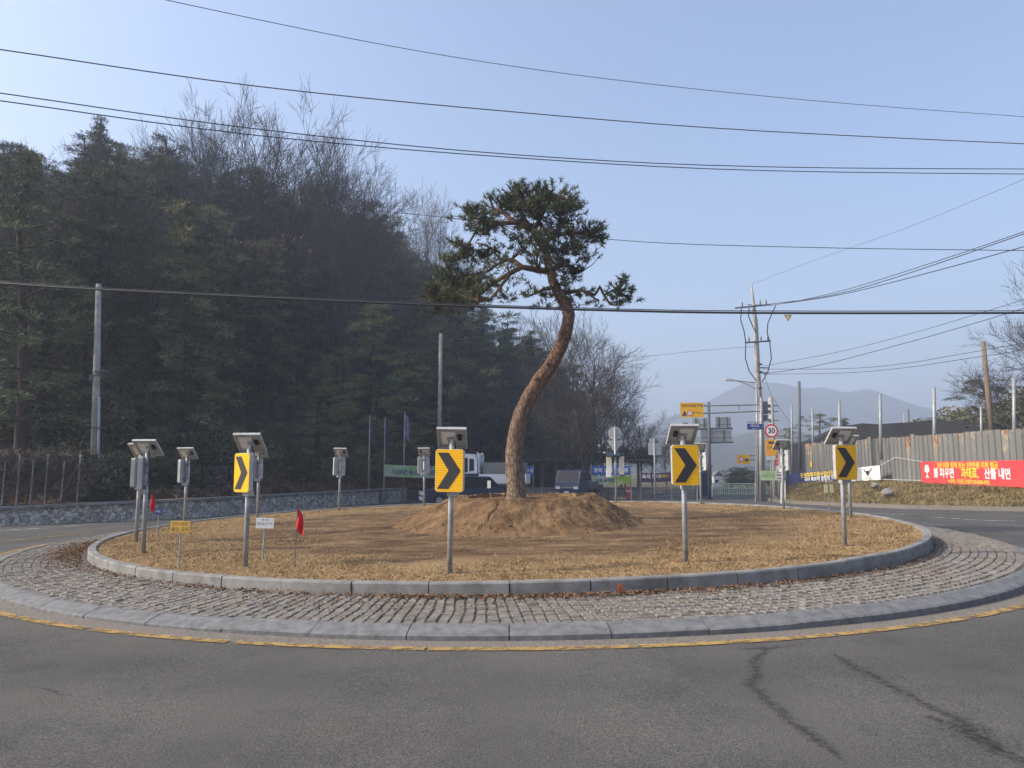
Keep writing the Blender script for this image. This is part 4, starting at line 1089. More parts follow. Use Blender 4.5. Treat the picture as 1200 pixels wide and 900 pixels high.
MB().tube([(0, 0, -.1), (0, 0, .74)], .012, 6).build('stake', M['steel'], o)
for sx in (-1, 1): plate('plate', rrect(.10, .22, .01, .64, sx * .075), -.03, -.02, mat('cream', (.70, .62, .33), .6), o)
o = tag(MB().box((P(569, 575, 17.4).x, 20.0, 1.30), (.09, .09, .2)).build('marker_stake', M['white']), 'short white stake standing on the back of the earth mound', 'stake')
b = MB(); t_ = R(-81.3); x, y = CX + 9.128 * math.cos(t_), CY + 9.128 * math.sin(t_)
b.box((x, y, .235 + G(x, y) + tilt(x, y)), (.06, .012, .10), Matrix.Rotation(t_ + math.pi / 2, 3, 'Z')); tag(b.build('kerb_marker', mat('rusty_red', (.42, .10, .04), .7, .3, 30)), 'small rust-red mark fixed on the face of the island kerb', 'marker')

# ------------------------------------------------------------------ left: poles, fence
def pole(name, px0, py0, px1, py1, Y, r0, r1, m, label, cat='pole', group=None, z0=None):
    a = P(px0, py0, Y); c = P(px1, py1, Y)
    if z0 is not None: a.z = z0
    o = thing(name, label, cat, a, group=group); MB().tube([Vector((0, 0, 0)), (c - a) * .5, c - a], [r0, (r0 + r1) / 2, r1], 12).build('shaft', m, o, smoothed=True); return o, a, c
o, a, c = pole('utility_pole', 110, 582, 115.5, 333, 28, .17, .10, M['concrete_pole'], 'tall tapering concrete utility pole before the woods at left')
b = MB(); b.tube([(.23, -.13, 0), Vector((.19, -.13, 0)) + (c - a) * .46], .05, 8); b.build('conduit', mat('blue_grey_pipe', (.30, .32, .40), .5, .1, 4), o, smoothed=True)
b = MB(); b.box((-.12, -.12, 4.6), (.5, .06, .05)); b.box((-.32, -.12, 4.5), (.12, .1, .22)); b.box((0, -.02, 4.75), (.38, .38, .05)); b.box((.03, -.02, 2.6), (.37, .37, .05)); b.build('fittings', M['steel_dark'], o)
o, a, c = pole('utility_pole', 514, 580, 516.5, 391, 52, .17, .12, M['concrete_pole'], 'grey utility pole standing among the pines behind the chevron facing the camera')
b = MB(); b.box((0, 0, 5.0), (1.6, .1, .1)); b.build('crossarm', M['steel_dark'], o)
o, a, c = pole('flagpole', 0, 1, 0, 0, 10, .1, .1, M['steel'], 'x') ; [D.objects.remove(q) for q in list(o.children)]; D.objects.remove(o)
vf = thing('vine_fence', 'low wire fence overgrown with dry vines on the stone wall at left', 'fence')
pp = []
for px in (-60, -30, 5, 22, 38, 55, 74, 93):
    i = 3; Yb = 24.4 + (px / 178) * 2.3; lo_ = P(px - 3, 588 - px * .03, Yb); hi_ = P(px + 1.5, 532 if px in (93, 22, 55, -30) else 540, Yb)
    MB().tube([lo_ - Vector((0, 0, .25)), hi_], .028, 6).build('post', M['concrete_pole'], vf); pp.append((lo_, hi_))
MB().tube([P(68, 587, 25.5), P(92, 544, 25.6)], .03, 6).build('brace', M['concrete_pole'], vf)
b = MB()
for k in range(4):
    b.tube([l_.lerp(h_, .95 - k * .27) for l_, h_ in pp], .008, 4)
b.build('wires', M['steel_dark'], vf)
b = MB(); rng = random.Random(15)
for i in range(9500):
    px = rng.uniform(-60, 96); py = 585 - abs(rng.triangular(0, 58, 40)); Yb = 24.5 + px / 178 * 2.3 + rng.gauss(0.1, .12); p = P(px, py, Yb); needle_spray(b, p, rand_dir(rng, -.1), rng.uniform(.12, .4), rng.uniform(.015, .05), rng)
for i in range(130):
    px = rng.uniform(-60, 92); p = P(px, 586, 24.5 + px / 178 * 2.3); pts = [p]
    for k in range(4): pts.append(pts[-1] + Vector((rng.gauss(0, .15), rng.gauss(0, .08), rng.uniform(.2, .42))))
    b.tube(pts, .008, 3, cap=False)
b.build('vines', mat('fence_vines', (.075, .058, .046), .95, col2=(.19, .145, .115), scale=2.5, spec=.05), vf)['kind'] = 'stuff'
# cabinet and name stones on the bank
x, y = P(253, 556, 33.0).x, 33.0; z = hill_z(x, y)
cb = thing('cabinet', 'dark grey metal cabinet among bushes on the bank above the wall', 'cabinet', (x, y, z), R(25)); b = MB(); b.box((0, 0, .62), (1.0, .45, .7)); b.build('body', M['steel_dark'], cb); b = MB(); b.box((0, 0, .99), (1.06, .5, .04)); b.build('lid', M['steel_dark'], cb); b = MB()
for sx in (-.4, .4): b.box((sx, 0, .1), (.1, .35, .36))
b.build('feet', M['granite'], cb)
# flagpoles and green banner
for px, top, Y, lab in ((432, 487, 41.0, 'leftmost of three flagpoles with a drooping dark flag'), (450, 489, 42.0, 'middle flagpole at the left end of the green banner'), (473, 483, 43.0, 'right flagpole with a drooping purple-blue flag')):
    x = P(px, 560, Y).x; z = hill_z(x, Y) if hill_d(x, Y) > 0 else G(x, Y)
    h = P(px, top, Y).z - z
    o = thing('flagpole', lab, 'flagpole', (x, Y, z), group='flagpoles above the stone wall')
    MB().tube([(0, 0, -.2), (0, 0, h)], [.045, .03], 8).build('pole', M['steel'], o, smoothed=True)
    MB().box((0, 0, .25), (.28, .28, .6)).build('base', M['granite'], o)
    b = MB(); n = 6; rows = 8
    for j in range(rows + 1):
        for i in range(n + 1):
            u, t = i / n, j / rows; b.v.append((.04 + u * (.22 + .06 * math.sin(t * 3)), .07 * math.sin(u * 10 + t * 2), h - .12 - t * 1.35 - u * .25))
    for j in range(rows):
        for i in range(n): k = j * (n + 1) + i; b.f.append((k, k + 1, k + n + 2, k + n + 1))
    b.build('flag', mat('flag_cloth', (.10, .09, .20) if px == 473 else (.05, .05, .08), .8, .5, 5, col2=(.30, .28, .38) if px == 473 else None), o, smoothed=True)
def banner(name, label, a, c, h, m, texts, posts=True, extra=None, sag=.04, postz=None):
    """a, c: world points of the two lower corners; local x runs along it, face towards -Y"""
    d = c - a; L_ = math.hypot(d.x, d.y); rz = math.atan2(d.y, d.x)
    o = thing(name, label, 'banner', a, rz); n = 24; b = MB(); dz = d.z
    for j in range(5):
        for i in range(n + 1):
            u = i / n; b.v.append((u * L_, .015 * math.sin(u * 17 + j), dz * u + h * j / 4 - sag * math.sin(math.pi * u)))
    for j in range(4):
        for i in range(n): k = j * (n + 1) + i; b.f.append((k, k + 1, k + n + 2, k + n + 1))
    b.build('cloth', m, o, smoothed=True)
    for (s, sz, u, v, mt, xs) in texts:
        t = text('lettering', s, sz, mt, o, (u * L_, -.03, dz * u + v * h - sag * math.sin(math.pi * u)), xs=xs, bold=sz * .018)
        t.rotation_euler = (math.pi / 2, -math.atan2(dz, L_), 0)
    if posts:
        b = MB()
        for u in (0, L_): zz = dz * (u / L_); b.tube([(u, .03, zz + h + .1), (u, .03, (postz if postz is not None else zz - 1.0))], .03, 6)
        b.build('stakes', M['steel'], o)
    return o, L_
M['txt_blue'] = mat('lettering_blue', (.05, .06, .22), .7); M['txt_yellow'] = mat('lettering_yellow', (.85, .62, .05), .7); M['txt_white'] = mat('lettering_white', (.8, .8, .8), .7); M['txt_green'] = mat('lettering_green', (.05, .2, .06), .7)
M['ban_green'] = mat('green_banner', (.40, .47, .36), .8, col2=(.27, .40, .20), scale=1.1, lo=.42, hi=.58)
banner('green_banner', 'long pale green banner with purple lettering strung below the pines by the flagpoles', P(450, 558, 41.5), P(530, 560, 41.5), .66, M['ban_green'], [('의성군 농산물직판장', .32, .47, .42, M['txt_blue'], 1), ('어서오세요', .13, .63, .86, M['txt_blue'], 1)], postz=-1.2)
M['ban_blue'] = mat('blue_banner', (.05, .13, .42), .8, .2, 1); M['ban_lime'] = mat('lime_banner', (.42, .46, .38), .8, col2=(.22, .36, .05), scale=.6, lo=.45, hi=.55); M['ban_purple'] = mat('purple_banner', (.075, .04, .09), .8, .2, 1)
banner('blue_banner', 'blue and white banner above the lime green one behind the give-way post', P(693, 556.5, 50), P(739, 556.5, 50), .62, M['ban_blue'], [('경북 의성 산수유', .34, .5, .5, M['txt_white'], 1)], sag=.02, postz=-1.6)
banner('lime_banner', 'pale and lime green banner hanging below the blue one', P(694, 567, 49.6), P(740, 567, 49.6), .56, M['ban_lime'], [('마을 꽃축제', .26, .32, .5, M['txt_blue'], 1)], sag=.06, postz=-1.2)
banner('purple_banner', 'dark purple banner with white lettering left of the reddish arrow sign', P(751, 565, 50), P(787, 564, 50), .62, M['ban_purple'], [('축제 안내', .32, .34, .6, M['txt_white'], 1), ('봄맞이', .22, .76, .6, M['txt_yellow'], 1)], sag=.04, postz=-1.4)
banner('blue_banner', 'small blue banner peeking out at the right of the pine trunk', P(608, 557, 50), P(625, 557, 50), .62, M['ban_blue'], [('산수유', .3, .6, .5, M['txt_white'], 1)], sag=.01, postz=-1.4)

# vine pergola
def lz(px, py, Y): return P(px, py, Y)
Yp = 54.0
pg = thing('vine_pergola', 'long dark vine-grown pergola on grey posts behind the blue truck', 'pergola')
for px in (612, 635.5, 652, 665.5, 685, 705, 728, 748):
    lo_ = P(px, 580, Yp + (px % 3)); lo_.z = G(0, Yp) - .1; hi_ = P(px, 538, Yp + (px % 3)); MB().tube([lo_, hi_], .11, 8).build('post', mat('pergola_post', (.20, .19, .18), .85, .2, 3) if px == 612 else D.materials['pergola_post'], pg)
b = MB()
for yy_ in (-1.3, 0.2, 1.8, 3.2): a = P(596, 539, Yp); c = P(765, 540, Yp); b.tube([a + Vector((0, yy_, 0)), c + Vector((0, yy_, 0))], .08, 6)
b.build('beams', M['steel_dark'], pg)
b = MB(); rng = random.Random(8)
for i in range(9000):
    px = rng.uniform(590, 768); p = P(px, rng.triangular(522, 546, 536), Yp + rng.uniform(-1.8, 3.4)); needle_spray(b, p, rand_dir(rng, -.2), rng.uniform(.2, .55), rng.uniform(.025, .06), rng)
b.build('vines', mat('dark_vines', (.035, .028, .024), .95, .5, 3, col2=(.095, .07, .055)), pg)['kind'] = 'stuff'
# low guard wall behind the bollards
b = MB(); a = P(600, 578, 52); c = P(765, 578, 52); a.z = c.z = G(0, 52)
b.box(((a.x + c.x) / 2, 52, G(0, 52) + .35), (c.x - a.x, .2, .75)); b.box(((a.x + c.x) / 2, 52, G(0, 52) + .76), (c.x - a.x, .26, .08)); tag(b.build('parapet_wall', M['granite_worn']), 'low grey parapet wall behind the blue truck and bollards', 'wall')
# traffic island with red and white bollards
b = MB(); a = Vector((*ground_px(700, 582.5), 0)); c = Vector((*ground_px(775, 578), 0))
pts = [ground_px(690, 584.5), ground_px(735, 585), ground_px(758, 582), ground_px(785, 577.5), ground_px(760, 577), ground_px(700, 580)]
n = len(pts); b.v += [(x, y, G(x, y) - .02) for x, y in pts] + [(x, y, G(x, y) + .12) for x, y in pts]; b.f.append(tuple(range(n, 2 * n)))
for i in range(n): j = (i + 1) % n; b.f.append((i, j, n + j, n + i))
b.build('traffic_island', M['granite_worn'], kind='structure')
bp = D.objects.new('bollard', None); COL.objects.link(bp)
MB().tube([(0, 0, 0), (0, 0, .03), (0, 0, .031), (0, 0, .78)], [.11, .11, .045, .04], 10).build('tube', M['red'], bp)
for z in (.32, .62): MB().tube([(0, 0, z), (0, 0, z + .1)], .046, 10).build('white_band', M['white'], bp)
bl = [(698.5, 580, 'red and white bollard nearest the blue truck'), (735, 583.5, 'left one of the close pair of red bollards right of the give-way post'), (738, 584, 'right one of the close pair of red bollards right of the give-way post'), (748.5, 580.5, 'thin red bollard leftmost of the row before the purple banner'), (752.5, 581, 'second red bollard in the row before the purple banner'), (757, 579.5, 'third red bollard in the row before the purple banner'), (764, 579, 'fourth red bollard in the row before the purple banner'), (771, 578.3, 'dim red bollard right of the two-board sign back'), (776, 578, 'dim red bollard fifth in the row beside the reddish arrow sign'), (781, 577.6, 'last dim red bollard beside the reddish arrow sign')]
for i, (px, py, lab) in enumerate(bl):
    o = bp if i == 0 else copy_tree(bp); x, y = ground_px(px, py + 1.5); o.location = (x, y, G(x, y) + .11); o.scale = (1, 1, 1.25 if i in (1, 2) else 1); tag(o, lab, 'bollard', 'red and white bollards on the far traffic island')

# ------------------------------------------------------------------ vehicles
def wheel(root, x, y, r, w):
    o = MB().tube([(x, y - w / 2, r), (x, y + w / 2, r)], r, 20).build('wheel', M['tyre'], root, smoothed=False)
    MB().tube([(x, y - w / 2 - .012, r), (x, y + w / 2 + .012, r)], r * .55, 14).build('rim', M['steel'], o)
def truck(loc, rz, label, cab_m, low_m, bed_m, s, load):
    """front towards -X local; cab-over light truck"""
    t = thing('truck', label, 'truck', loc, rz); t.scale = (s, s, s)
    W = .85
    low = [(-.02, .45), (1.55, .45), (1.55, .72), (1.62, 1.22), (.04, 1.22), (-.04, .85)]
    b = MB().prism(low, -W, W); b.build('cab_lower', low_m, t)
    up = [(.045, 1.223), (1.615, 1.223), (1.58, 1.75), (1.42, 1.97), (.50, 2.0), (.36, 1.93)]
    MB().prism(up, -W + .03, W - .03).build('cab_upper', cab_m, t)
    for sy in (-1, 1):
        y0 = sy * (W - .03); q = sorted((y0, y0 + sy * .012))
        MB().prism([(.42, 1.27), (1.02, 1.27), (1.02, 1.82), (.56, 1.84)], *q).build('side_window', M['glass'], t)
        MB().prism([(1.12, 1.30), (1.42, 1.34), (1.40, 1.78), (1.12, 1.80)], *q).build('rear_window', M['glass'], t)
        b = MB(); b.box((.18, sy * (W + .14), 1.55), (.06, .14, .30)); b.build('mirror', M['black'], t)
    b = MB(); b.face([(.075 - .02, -.74, 1.28), (.075 - .02, .74, 1.28), (.36 - .02, .70, 1.90), (.36 - .02, -.70, 1.90)][::-1])
    b.face([(.085, -.74, 1.275), (.085, .74, 1.275), (.37, .70, 1.895), (.37, -.70, 1.895)]); b.build('windscreen', M['glass'], t)
    b = MB(); b.box((-.05, 0, .56), (.12, 1.66, .20)); b.build('bumper', cab_m if load else low_m, t)
    for sy in (-1, 1): b = MB(); b.box((-.045, sy * .62, .85), (.06, .30, .17)); b.build('headlight', M['white'], t)
    b = MB(); b.box((-.05, 0, .86), (.03, .80, .10)); b.build('grille', M['steel'], t)
    b = MB(); b.box((-.118, 0, .56), (.015, .34, .16)); b.build('number_plate', M['offwhite'], t)
    b = MB(); b.box((2.6, 0, .55), (3.6, .7, .16)); b.build('chassis', M['black'], t)
    b = MB(); b.box((3.15, 0, .80), (2.9, 1.66, .08)); b.build('bed_floor', M['steel_dark'], t)
    for sy in (-1, 1): b = MB(); b.box((3.15, sy * .83, 1.02), (2.9, .04, .36)); b.build('bed_side', bed_m, t)
    for x in (1.71, 4.59): b = MB(); b.box((x, 0, 1.02 if x > 3 else 1.25), (.04, 1.62, .36 if x > 3 else .82)); b.build('bed_end', bed_m, t)
    if load:
        b = MB(); b.box((3.2, 0, 1.42), (2.5, 1.3, .46)); b.build('load_box', mat('load_grey', (.17, .17, .165), .7, .2, 3), t)
        b = MB()
        for sy in (-.6, .6): b.tube([(1.64, sy, 1.3), (1.66, sy, 1.95), (1.55, sy, 2.03)], .05, 6)
        b.tube([(1.66, -.6, 1.95), (1.66, .6, 1.95)], .05, 6); b.build('headboard_frame', cab_m, t)
    for x in (.75, 3.75):
        for sy in (-1, 1): wheel(t, x, sy * .74, .32, .2)
    return t
M['navy'] = mat('navy_paint', (.018, .026, .06), .4, spec=.4); M['truckblue'] = mat('dark_blue_paint', (.02, .035, .09), .35, spec=.5); M['vehwhite'] = mat('white_vehicle_paint', (.62, .64, .68), .4, spec=.4)
Yt = 40.0; x = P(533, 560, Yt).x
truck((x, Yt, G(0, Yt)), R(-9), 'white cargo truck with navy lower cab behind the mound', M['vehwhite'], M['navy'], M['vehwhite'], 1.0, True).scale = (.87, 1, 1.36)
Yt = 47.0; p = P(662, 560, Yt)
truck((p.x + .1, Yt - .3, G(0, Yt)), R(64), 'small dark blue truck facing the camera right of the pine trunk', M['truckblue'], M['truckblue'], M['steel_dark'], .98, False)
# dark car with pale bumper in front of the white truck
p = P(494, 585, 37.0); car = thing('parked_car', 'dark car with pale banded front standing left of the white truck', 'car', (p.x, 37.0, G(0, 37)), R(12))
MB().prism([(0, .25), (4.1, .25), (4.15, .75), (3.9, .95), (.95, .93), (.12, .80), (-.02, .6)], -.85, .85).build('body', M['navy'], car)
MB().prism([(1.0, .953), (3.85, .953), (3.4, 1.42), (1.75, 1.44)], -.74, .74).build('cabin', M['glass'], car)
MB().prism([(1.74, 1.443), (3.42, 1.423), (3.3, 1.47), (1.9, 1.49)], -.72, .72).build('roof', M['navy'], car)
b = MB(); b.box((-.03, 0, .40), (.10, 1.66, .16)); b.build('bumper', M['vehwhite'], car)
b = MB(); b.box((-.03, 0, .60), (.08, 1.5, .05)); b.box((-.03, 0, .70), (.08, 1.5, .05)); b.build('grille', M['white'], car)
for sy in (-1, 1): b = MB(); b.box((-.01, sy * .66, .655), (.12, .26, .15)); b.build('headlight', M['white'], car)
for xx_ in (.8, 3.25):
    for sy in (-1, 1): wheel(car, xx_, sy * .78, .31, .18)

# ------------------------------------------------------------------ right: bank, fence, banners, poles
KERB = [(30, 22), (22.5, 27.0), (19.7, 28.2), (16.8, 31.4), (15.8, 36), (15.6, 40.6), (16.4, 47), (19, 52)]
FEN = [(22.3, 21.0), (22.9, 32.7), (23.6, 46), (24.3, 61)]
def along(pts, n):
    L_ = [0]
    for a, c in zip(pts, pts[1:]): L_.append(L_[-1] + math.hypot(c[0] - a[0], c[1] - a[1]))
    out = []
    for i in range(n + 1):
        s = L_[-1] * i / n; k = max(j for j in range(len(L_)) if L_[j] <= s + 1e-9); k = min(k, len(pts) - 2); t = (s - L_[k]) / (L_[k + 1] - L_[k]); out.append((lerp(pts[k][0], pts[k + 1][0], t), lerp(pts[k][1], pts[k + 1][1], t)))
    return out
def fbase(y): return interp(y, [(20, .75), (32.7, .72), (61, .95)])
n = 60; ka = along(KERB, n); fa = along([(FEN[0][0] + 3, FEN[0][1] - 4)] + FEN[1:] + [(25, 66)], n)
b = MB(); W_ = 14
for i in range(n + 1):
    for j in range(W_ + 1):
        t = j / W_; x = lerp(ka[i][0], fa[i][0], t); y = lerp(ka[i][1], fa[i][1], t); zk = G(x, y) + .14
        z = lerp(zk, fbase(y) + .05, smooth(.06, .95, t)) + .06 * nz(x * 1.3, y * 1.3, 2) * smooth(.05, .3, t)
        b.v.append((x, y, z))
    x, y = fa[i]; b.v.append((x + 12, y + 2, fbase(y) + .05))
    x, y = fa[i]; b.v.append((x + 40, y + 8, fbase(y) + .05))
K = W_ + 3
for i in range(n):
    for j in range(K - 1): k = i * K + j; b.f.append((k, k + K, k + K + 1, k + 1))
b.build('grass_bank', M['bank'], smoothed=True, kind='structure')
b = MB()
for i in range(n + 1):
    x, y = ka[i]; a = ka[max(i - 1, 0)]; c = ka[min(i + 1, n)]; d = Vector((c[0] - a[0], c[1] - a[1], 0)).normalized(); nr = Vector((-d.y, d.x, 0))
    for o_, z in ((.30, -.05), (.28, .15), (-.02, .165), (-.02, -.05)): b.v.append((x + nr.x * o_, y + nr.y * o_, G(x, y) + z))
for i in range(n):
    for j in range(3): b.f.append((i * 4 + j, i * 4 + j + 1, (i + 1) * 4 + j + 1, (i + 1) * 4 + j))
b.build('roadside_kerb', M['gutter'], kind='structure')
def bank_s(rng):
    i = rng.randrange(n); t = rng.uniform(.08, 1.0); u = rng.random()
    x = lerp(lerp(ka[i][0], ka[i + 1][0], u), lerp(fa[i][0], fa[i + 1][0], u), t); y = lerp(lerp(ka[i][1], ka[i + 1][1], u), lerp(fa[i][1], fa[i + 1][1], u), t)
    if x / y > .78: return None
    return x, y, lerp(G(x, y) + .14, fbase(y) + .05, smooth(.06, .95, t)) + .06 * nz(x * 1.3, y * 1.3, 2) * smooth(.05, .3, t) - .01
blades('bank_grass', 22000, bank_s, M['bankgrass'], (.06, .2), .022, 1.6, 9)
rk = MB(); rng = random.Random(2)
def rock(px, py, Y, s, label):
    p = P(px, py, Y); bm = bmesh.new(); bmesh.ops.create_icosphere(bm, subdivisions=3, radius=s)
    for v in bm.verts: v.co *= 1 + .28 * nz(v.co.x * 2 / s * .6, v.co.y * 2 / s * .6, v.co.z / s + px); v.co.z *= .75
    me = D.meshes.new('boulder'); bm.to_mesh(me); bm.free(); me.materials.append(M['granite_worn']); o = D.objects.new('boulder', me); COL.objects.link(o); o.location = p; tag(o, label, 'rock')
rock(1040, 577, 37, .28, 'grey boulder on the grass bank below the fence right of the white banner end'); rock(1025, 569, 42, .24, 'smaller brown stone at the foot of the fence under the white banner end')

# corrugated metal fence with rust
def fence_mat():
    m = mat('rusty_sheet', (.21, .205, .185), .7, spec=.2)
    N, L, bb = node_add(m); tc = N.new('ShaderNodeTexCoord'); sx = N.new('ShaderNodeSeparateXYZ'); L.new(tc.outputs['UV'], sx.inputs[0])
    def nse(sc, v, st):
        mp = N.new('ShaderNodeMapping'); mp.inputs['Scale'].default_value = st; L.new(tc.outputs['UV'], mp.inputs['Vector']); q = N.new('ShaderNodeTexNoise'); q.inputs['Scale'].default_value = sc; q.inputs['Detail'].default_value = v; q.inputs['Roughness'].default_value = .7; L.new(mp.outputs['Vector'], q.inputs['Vector']); return q.outputs['Fac']
    fl = N.new('ShaderNodeMath'); fl.operation = 'FLOOR'; L.new(sx.outputs['X'], fl.inputs[0])
    wn_ = N.new('ShaderNodeTexWhiteNoise'); wn_.noise_dimensions = '1D'; L.new(fl.outputs[0], wn_.inputs['W'])
    # rust: more near the top, on some panels
    tp = N.new('ShaderNodeMapRange'); tp.inputs['From Min'].default_value = .55; tp.inputs['From Max'].default_value = 1.0; tp.inputs['To Max'].default_value = .20; L.new(sx.outputs['Y'], tp.inputs['Value'])
    pn = N.new('ShaderNodeMapRange'); pn.inputs['From Min'].default_value = .45; pn.inputs['To Min'].default_value = -.12; pn.inputs['To Max'].default_value = .12; L.new(wn_.outputs['Value'], pn.inputs['Value'])
    s1 = N.new('ShaderNodeMath'); L.new(nse(3.2, 6, (1.0, 2.0, 1)), s1.inputs[0]); L.new(tp.outputs['Result'], s1.inputs[1]); s2 = N.new('ShaderNodeMath'); L.new(s1.outputs[0], s2.inputs[0]); L.new(pn.outputs['Result'], s2.inputs[1])
    r = N.new('ShaderNodeValToRGB'); e = r.color_ramp.elements; e[0].position = .645; e[0].color = (.19, .192, .186, 1); e[1].position = .86; e[1].color = (.13, .045, .03, 1); q = e.new(.66); q.color = (.42, .36, .26, 1); q = e.new(.735); q.color = (.36, .25, .14, 1); q = e.new(.76); q.color = (.20, .07, .045, 1)
    L.new(s2.outputs[0], r.inputs['Fac'])
    br = N.new('ShaderNodeMapRange'); br.inputs['To Min'].default_value = .82; br.inputs['To Max'].default_value = 1.1; L.new(wn_.outputs['Value'], br.inputs['Value'])
    x = N.new('ShaderNodeMix'); x.data_type = 'RGBA'; x.blend_type = 'MULTIPLY'; x.inputs['Factor'].default_value = 1; L.new(r.outputs['Color'], x.inputs[6]); L.new(br.outputs['Result'], x.inputs[7])
    st = N.new('ShaderNodeValToRGB'); st.color_ramp.elements[0].position = .3; st.color_ramp.elements[0].color = (.72, .71, .69, 1); st.color_ramp.elements[1].position = .6; L.new(nse(2.4, 5, (4, .5, 1)), st.inputs['Fac'])
    x2 = N.new('ShaderNodeMix'); x2.data_type = 'RGBA'; x2.blend_type = 'MULTIPLY'; x2.inputs['Factor'].default_value = 1; L.new(x.outputs[2], x2.inputs[6]); L.new(st.outputs['Color'], x2.inputs[7])
    L.new(x2.outputs[2], bb.inputs['Base Color']); return m
M['fence'] = fence_mat()
fn = thing('metal_fence', 'tall grey corrugated sheet metal fence streaked with rust on the grass bank', 'fence')
b = MB(); uvs = []; pw = .52
tot = sum(math.hypot(c[0] - a[0], c[1] - a[1]) for a, c in zip(FEN, FEN[1:])); npan = int(tot / pw); fpts = along(FEN, npan); rng = random.Random(6)
for i in range(npan):
    a, c = fpts[i], fpts[i + 1]; d = Vector((c[0] - a[0], c[1] - a[1], 0)); nr = Vector((d.y, -d.x, 0)).normalized() * -1; nr = Vector((-abs(nr.x), nr.y if nr.x < 0 else -nr.y, 0))
    top = 2.78 + rng.uniform(-.03, .03) + (.12 if rng.random() < .1 else 0); lean = rng.uniform(-.02, .02)
    prof = [(0, 0), (.02, -.04), (.07, -.04), (.09, 0), (.93, 0), (.95, -.018), (.985, -.018), (1.0, 0)]
    i0 = len(b.v)
    for (u, o_) in prof:
        p = Vector((a[0], a[1], 0)) + d * u - nr * o_ * 1.4
        for k in range(2): z = fbase(p.y) - .12 if k == 0 else fbase(p.y) + top; q = p + nr * (lean * k); b.v.append((q.x, q.y, z)); uvs.append((i + min(u, .995), k))
    for j in range(len(prof) - 1): b.f.append((i0 + 2 * j, i0 + 2 * j + 2, i0 + 2 * j + 3, i0 + 2 * j + 1))
b.build('sheets', M['fence'], fn, uvs=uvs)
b = MB(); b.tube([(x + .12, y, fbase(y) + 2.2) for x, y in along(FEN, 20)], .04, 5); b.tube([(x + .12, y, fbase(y) + .7) for x, y in along(FEN, 20)], .04, 5); b.build('rails', M['steel'], fn)
# end return of the fence
b = MB(); b.box((24.9, 61.2, fbase(61) + 1.3), (1.3, .06, 2.8)); b.build('end_panel', M['steel_dark'], fn)

# banners on the fence
def fx(px):      # point on the fence line seen at px
    s = (px - 600) / F; best = min(along(FEN, 900), key=lambda q: abs(q[0] / q[1] - s)); return best
M['ban_red'] = mat('red_banner', (.62, .055, .06), .75, .06, 1.5); M['ban_navy'] = mat('navy_banner', (.028, .035, .13), .8, .15, 1)
def fpoint(px, py, off=.22):
    x, y = fx(px); p = P(px, py, y); p.x = x - off; return p
a = fpoint(1080, 566); c = fpoint(1262, 574)
h = abs(P(1080, 541, a.y).z - P(1080, 566, a.y).z) 
rb, L_ = banner('fire_warning_banner', 'long red wildfire warning banner with white and yellow Korean lettering on the fence', a, c, h, M['ban_red'], [], posts=False, sag=.0)
dzz = c.z - a.z
def rt(s, sz, u, v, mt, xs=1.0):
    t = text('lettering', s, sz, mt, rb, (u * L_, -.03, dzz * u + v * h), xs=xs, align='LEFT', bold=sz * .02)
    t.rotation_euler = (math.pi / 2, -math.atan2(dzz, L_), 0)
rt('3년 이하 징역 또는 3천만원 이하 벌금', h * .30, .150, .80, M['txt_yellow'], .98)
rt('불 피우면', h * .46, .118, .46, M['txt_white'], .95); rt('과태료,', h * .46, .335, .46, M['txt_yellow'], .95); rt('산불 내면', h * .46, .50, .46, M['txt_white'], .95); rt('징역', h * .46, .77, .46, M['txt_yellow'], .95)
rt('※ 문의 : 의성군 산림과 054-830-6782', h * .20, .235, .13, M['txt_yellow'], 1.0)
# white tree emblem
b = MB()
for (u, v, r_) in ((0, .68, .14), (-.11, .62, .11), (.11, .62, .11), (-.06, .75, .10), (.07, .75, .10), (0, .56, .10)):
    cx_ = .062 * L_ + u * h; cz_ = v * h + dzz * .06
    nn_ = len(b.v); b.v += [(cx_ + r_ * h * math.cos(t_ * .5236), -.028 - .0012 * len(b.f), cz_ + r_ * h * math.sin(t_ * .5236)) for t_ in range(12)]; b.f.append(tuple(range(nn_, nn_ + 12)))
cx_ = .062 * L_; z_ = dzz * .06
b.face([(cx_ - .03 * h, -.027, .30 * h + z_), (cx_ + .03 * h, -.027, .30 * h + z_), (cx_ + .025 * h, -.027, .6 * h + z_), (cx_ - .025 * h, -.027, .6 * h + z_)])
b.face([(cx_ - .15 * h, -.0265, .26 * h + z_), (cx_ + .15 * h, -.0265, .26 * h + z_), (cx_ + .02 * h, -.0265, .40 * h + z_), (cx_ - .02 * h, -.0265, .40 * h + z_)])
b.build('tree_emblem', M['txt_white'], rb)
a = fpoint(924, 569); c = fpoint(1033, 562)
a = P(924, 569.5, a.y - 4); c = P(1033, 562.5, c.y - 1.2); h = abs(P(1033, 545, c.y).z - P(1033, 562.5, c.y).z)
nb, L_ = banner('navy_banner', 'navy banner with white right end strung before the fence behind the shaded chevron', a, c, h, M['ban_navy'], [('민생회복지원사업선정', h * .42, .36, .74, M['txt_yellow'], 1.25), ('국비 확보에 앞장선 의성', h * .36, .40, .40, M['txt_white'], 1.3), ('의성군 주민 일동', h * .2, .46, .12, M['txt_white'], 1.4)], posts=False, sag=.0)
dzz = c.z - a.z
def nq(u, v, off): return (u * L_, off, dzz * u + v * h)
b = MB(); b.face([nq(.72, .02, -.024), nq(.995, .02, -.024), nq(.995, .98, -.024), nq(.79, .98, -.024), nq(.77, .7, -.024), nq(.755, .35, -.024)]); b.build('white_end', M['white'], nb)
b = MB()
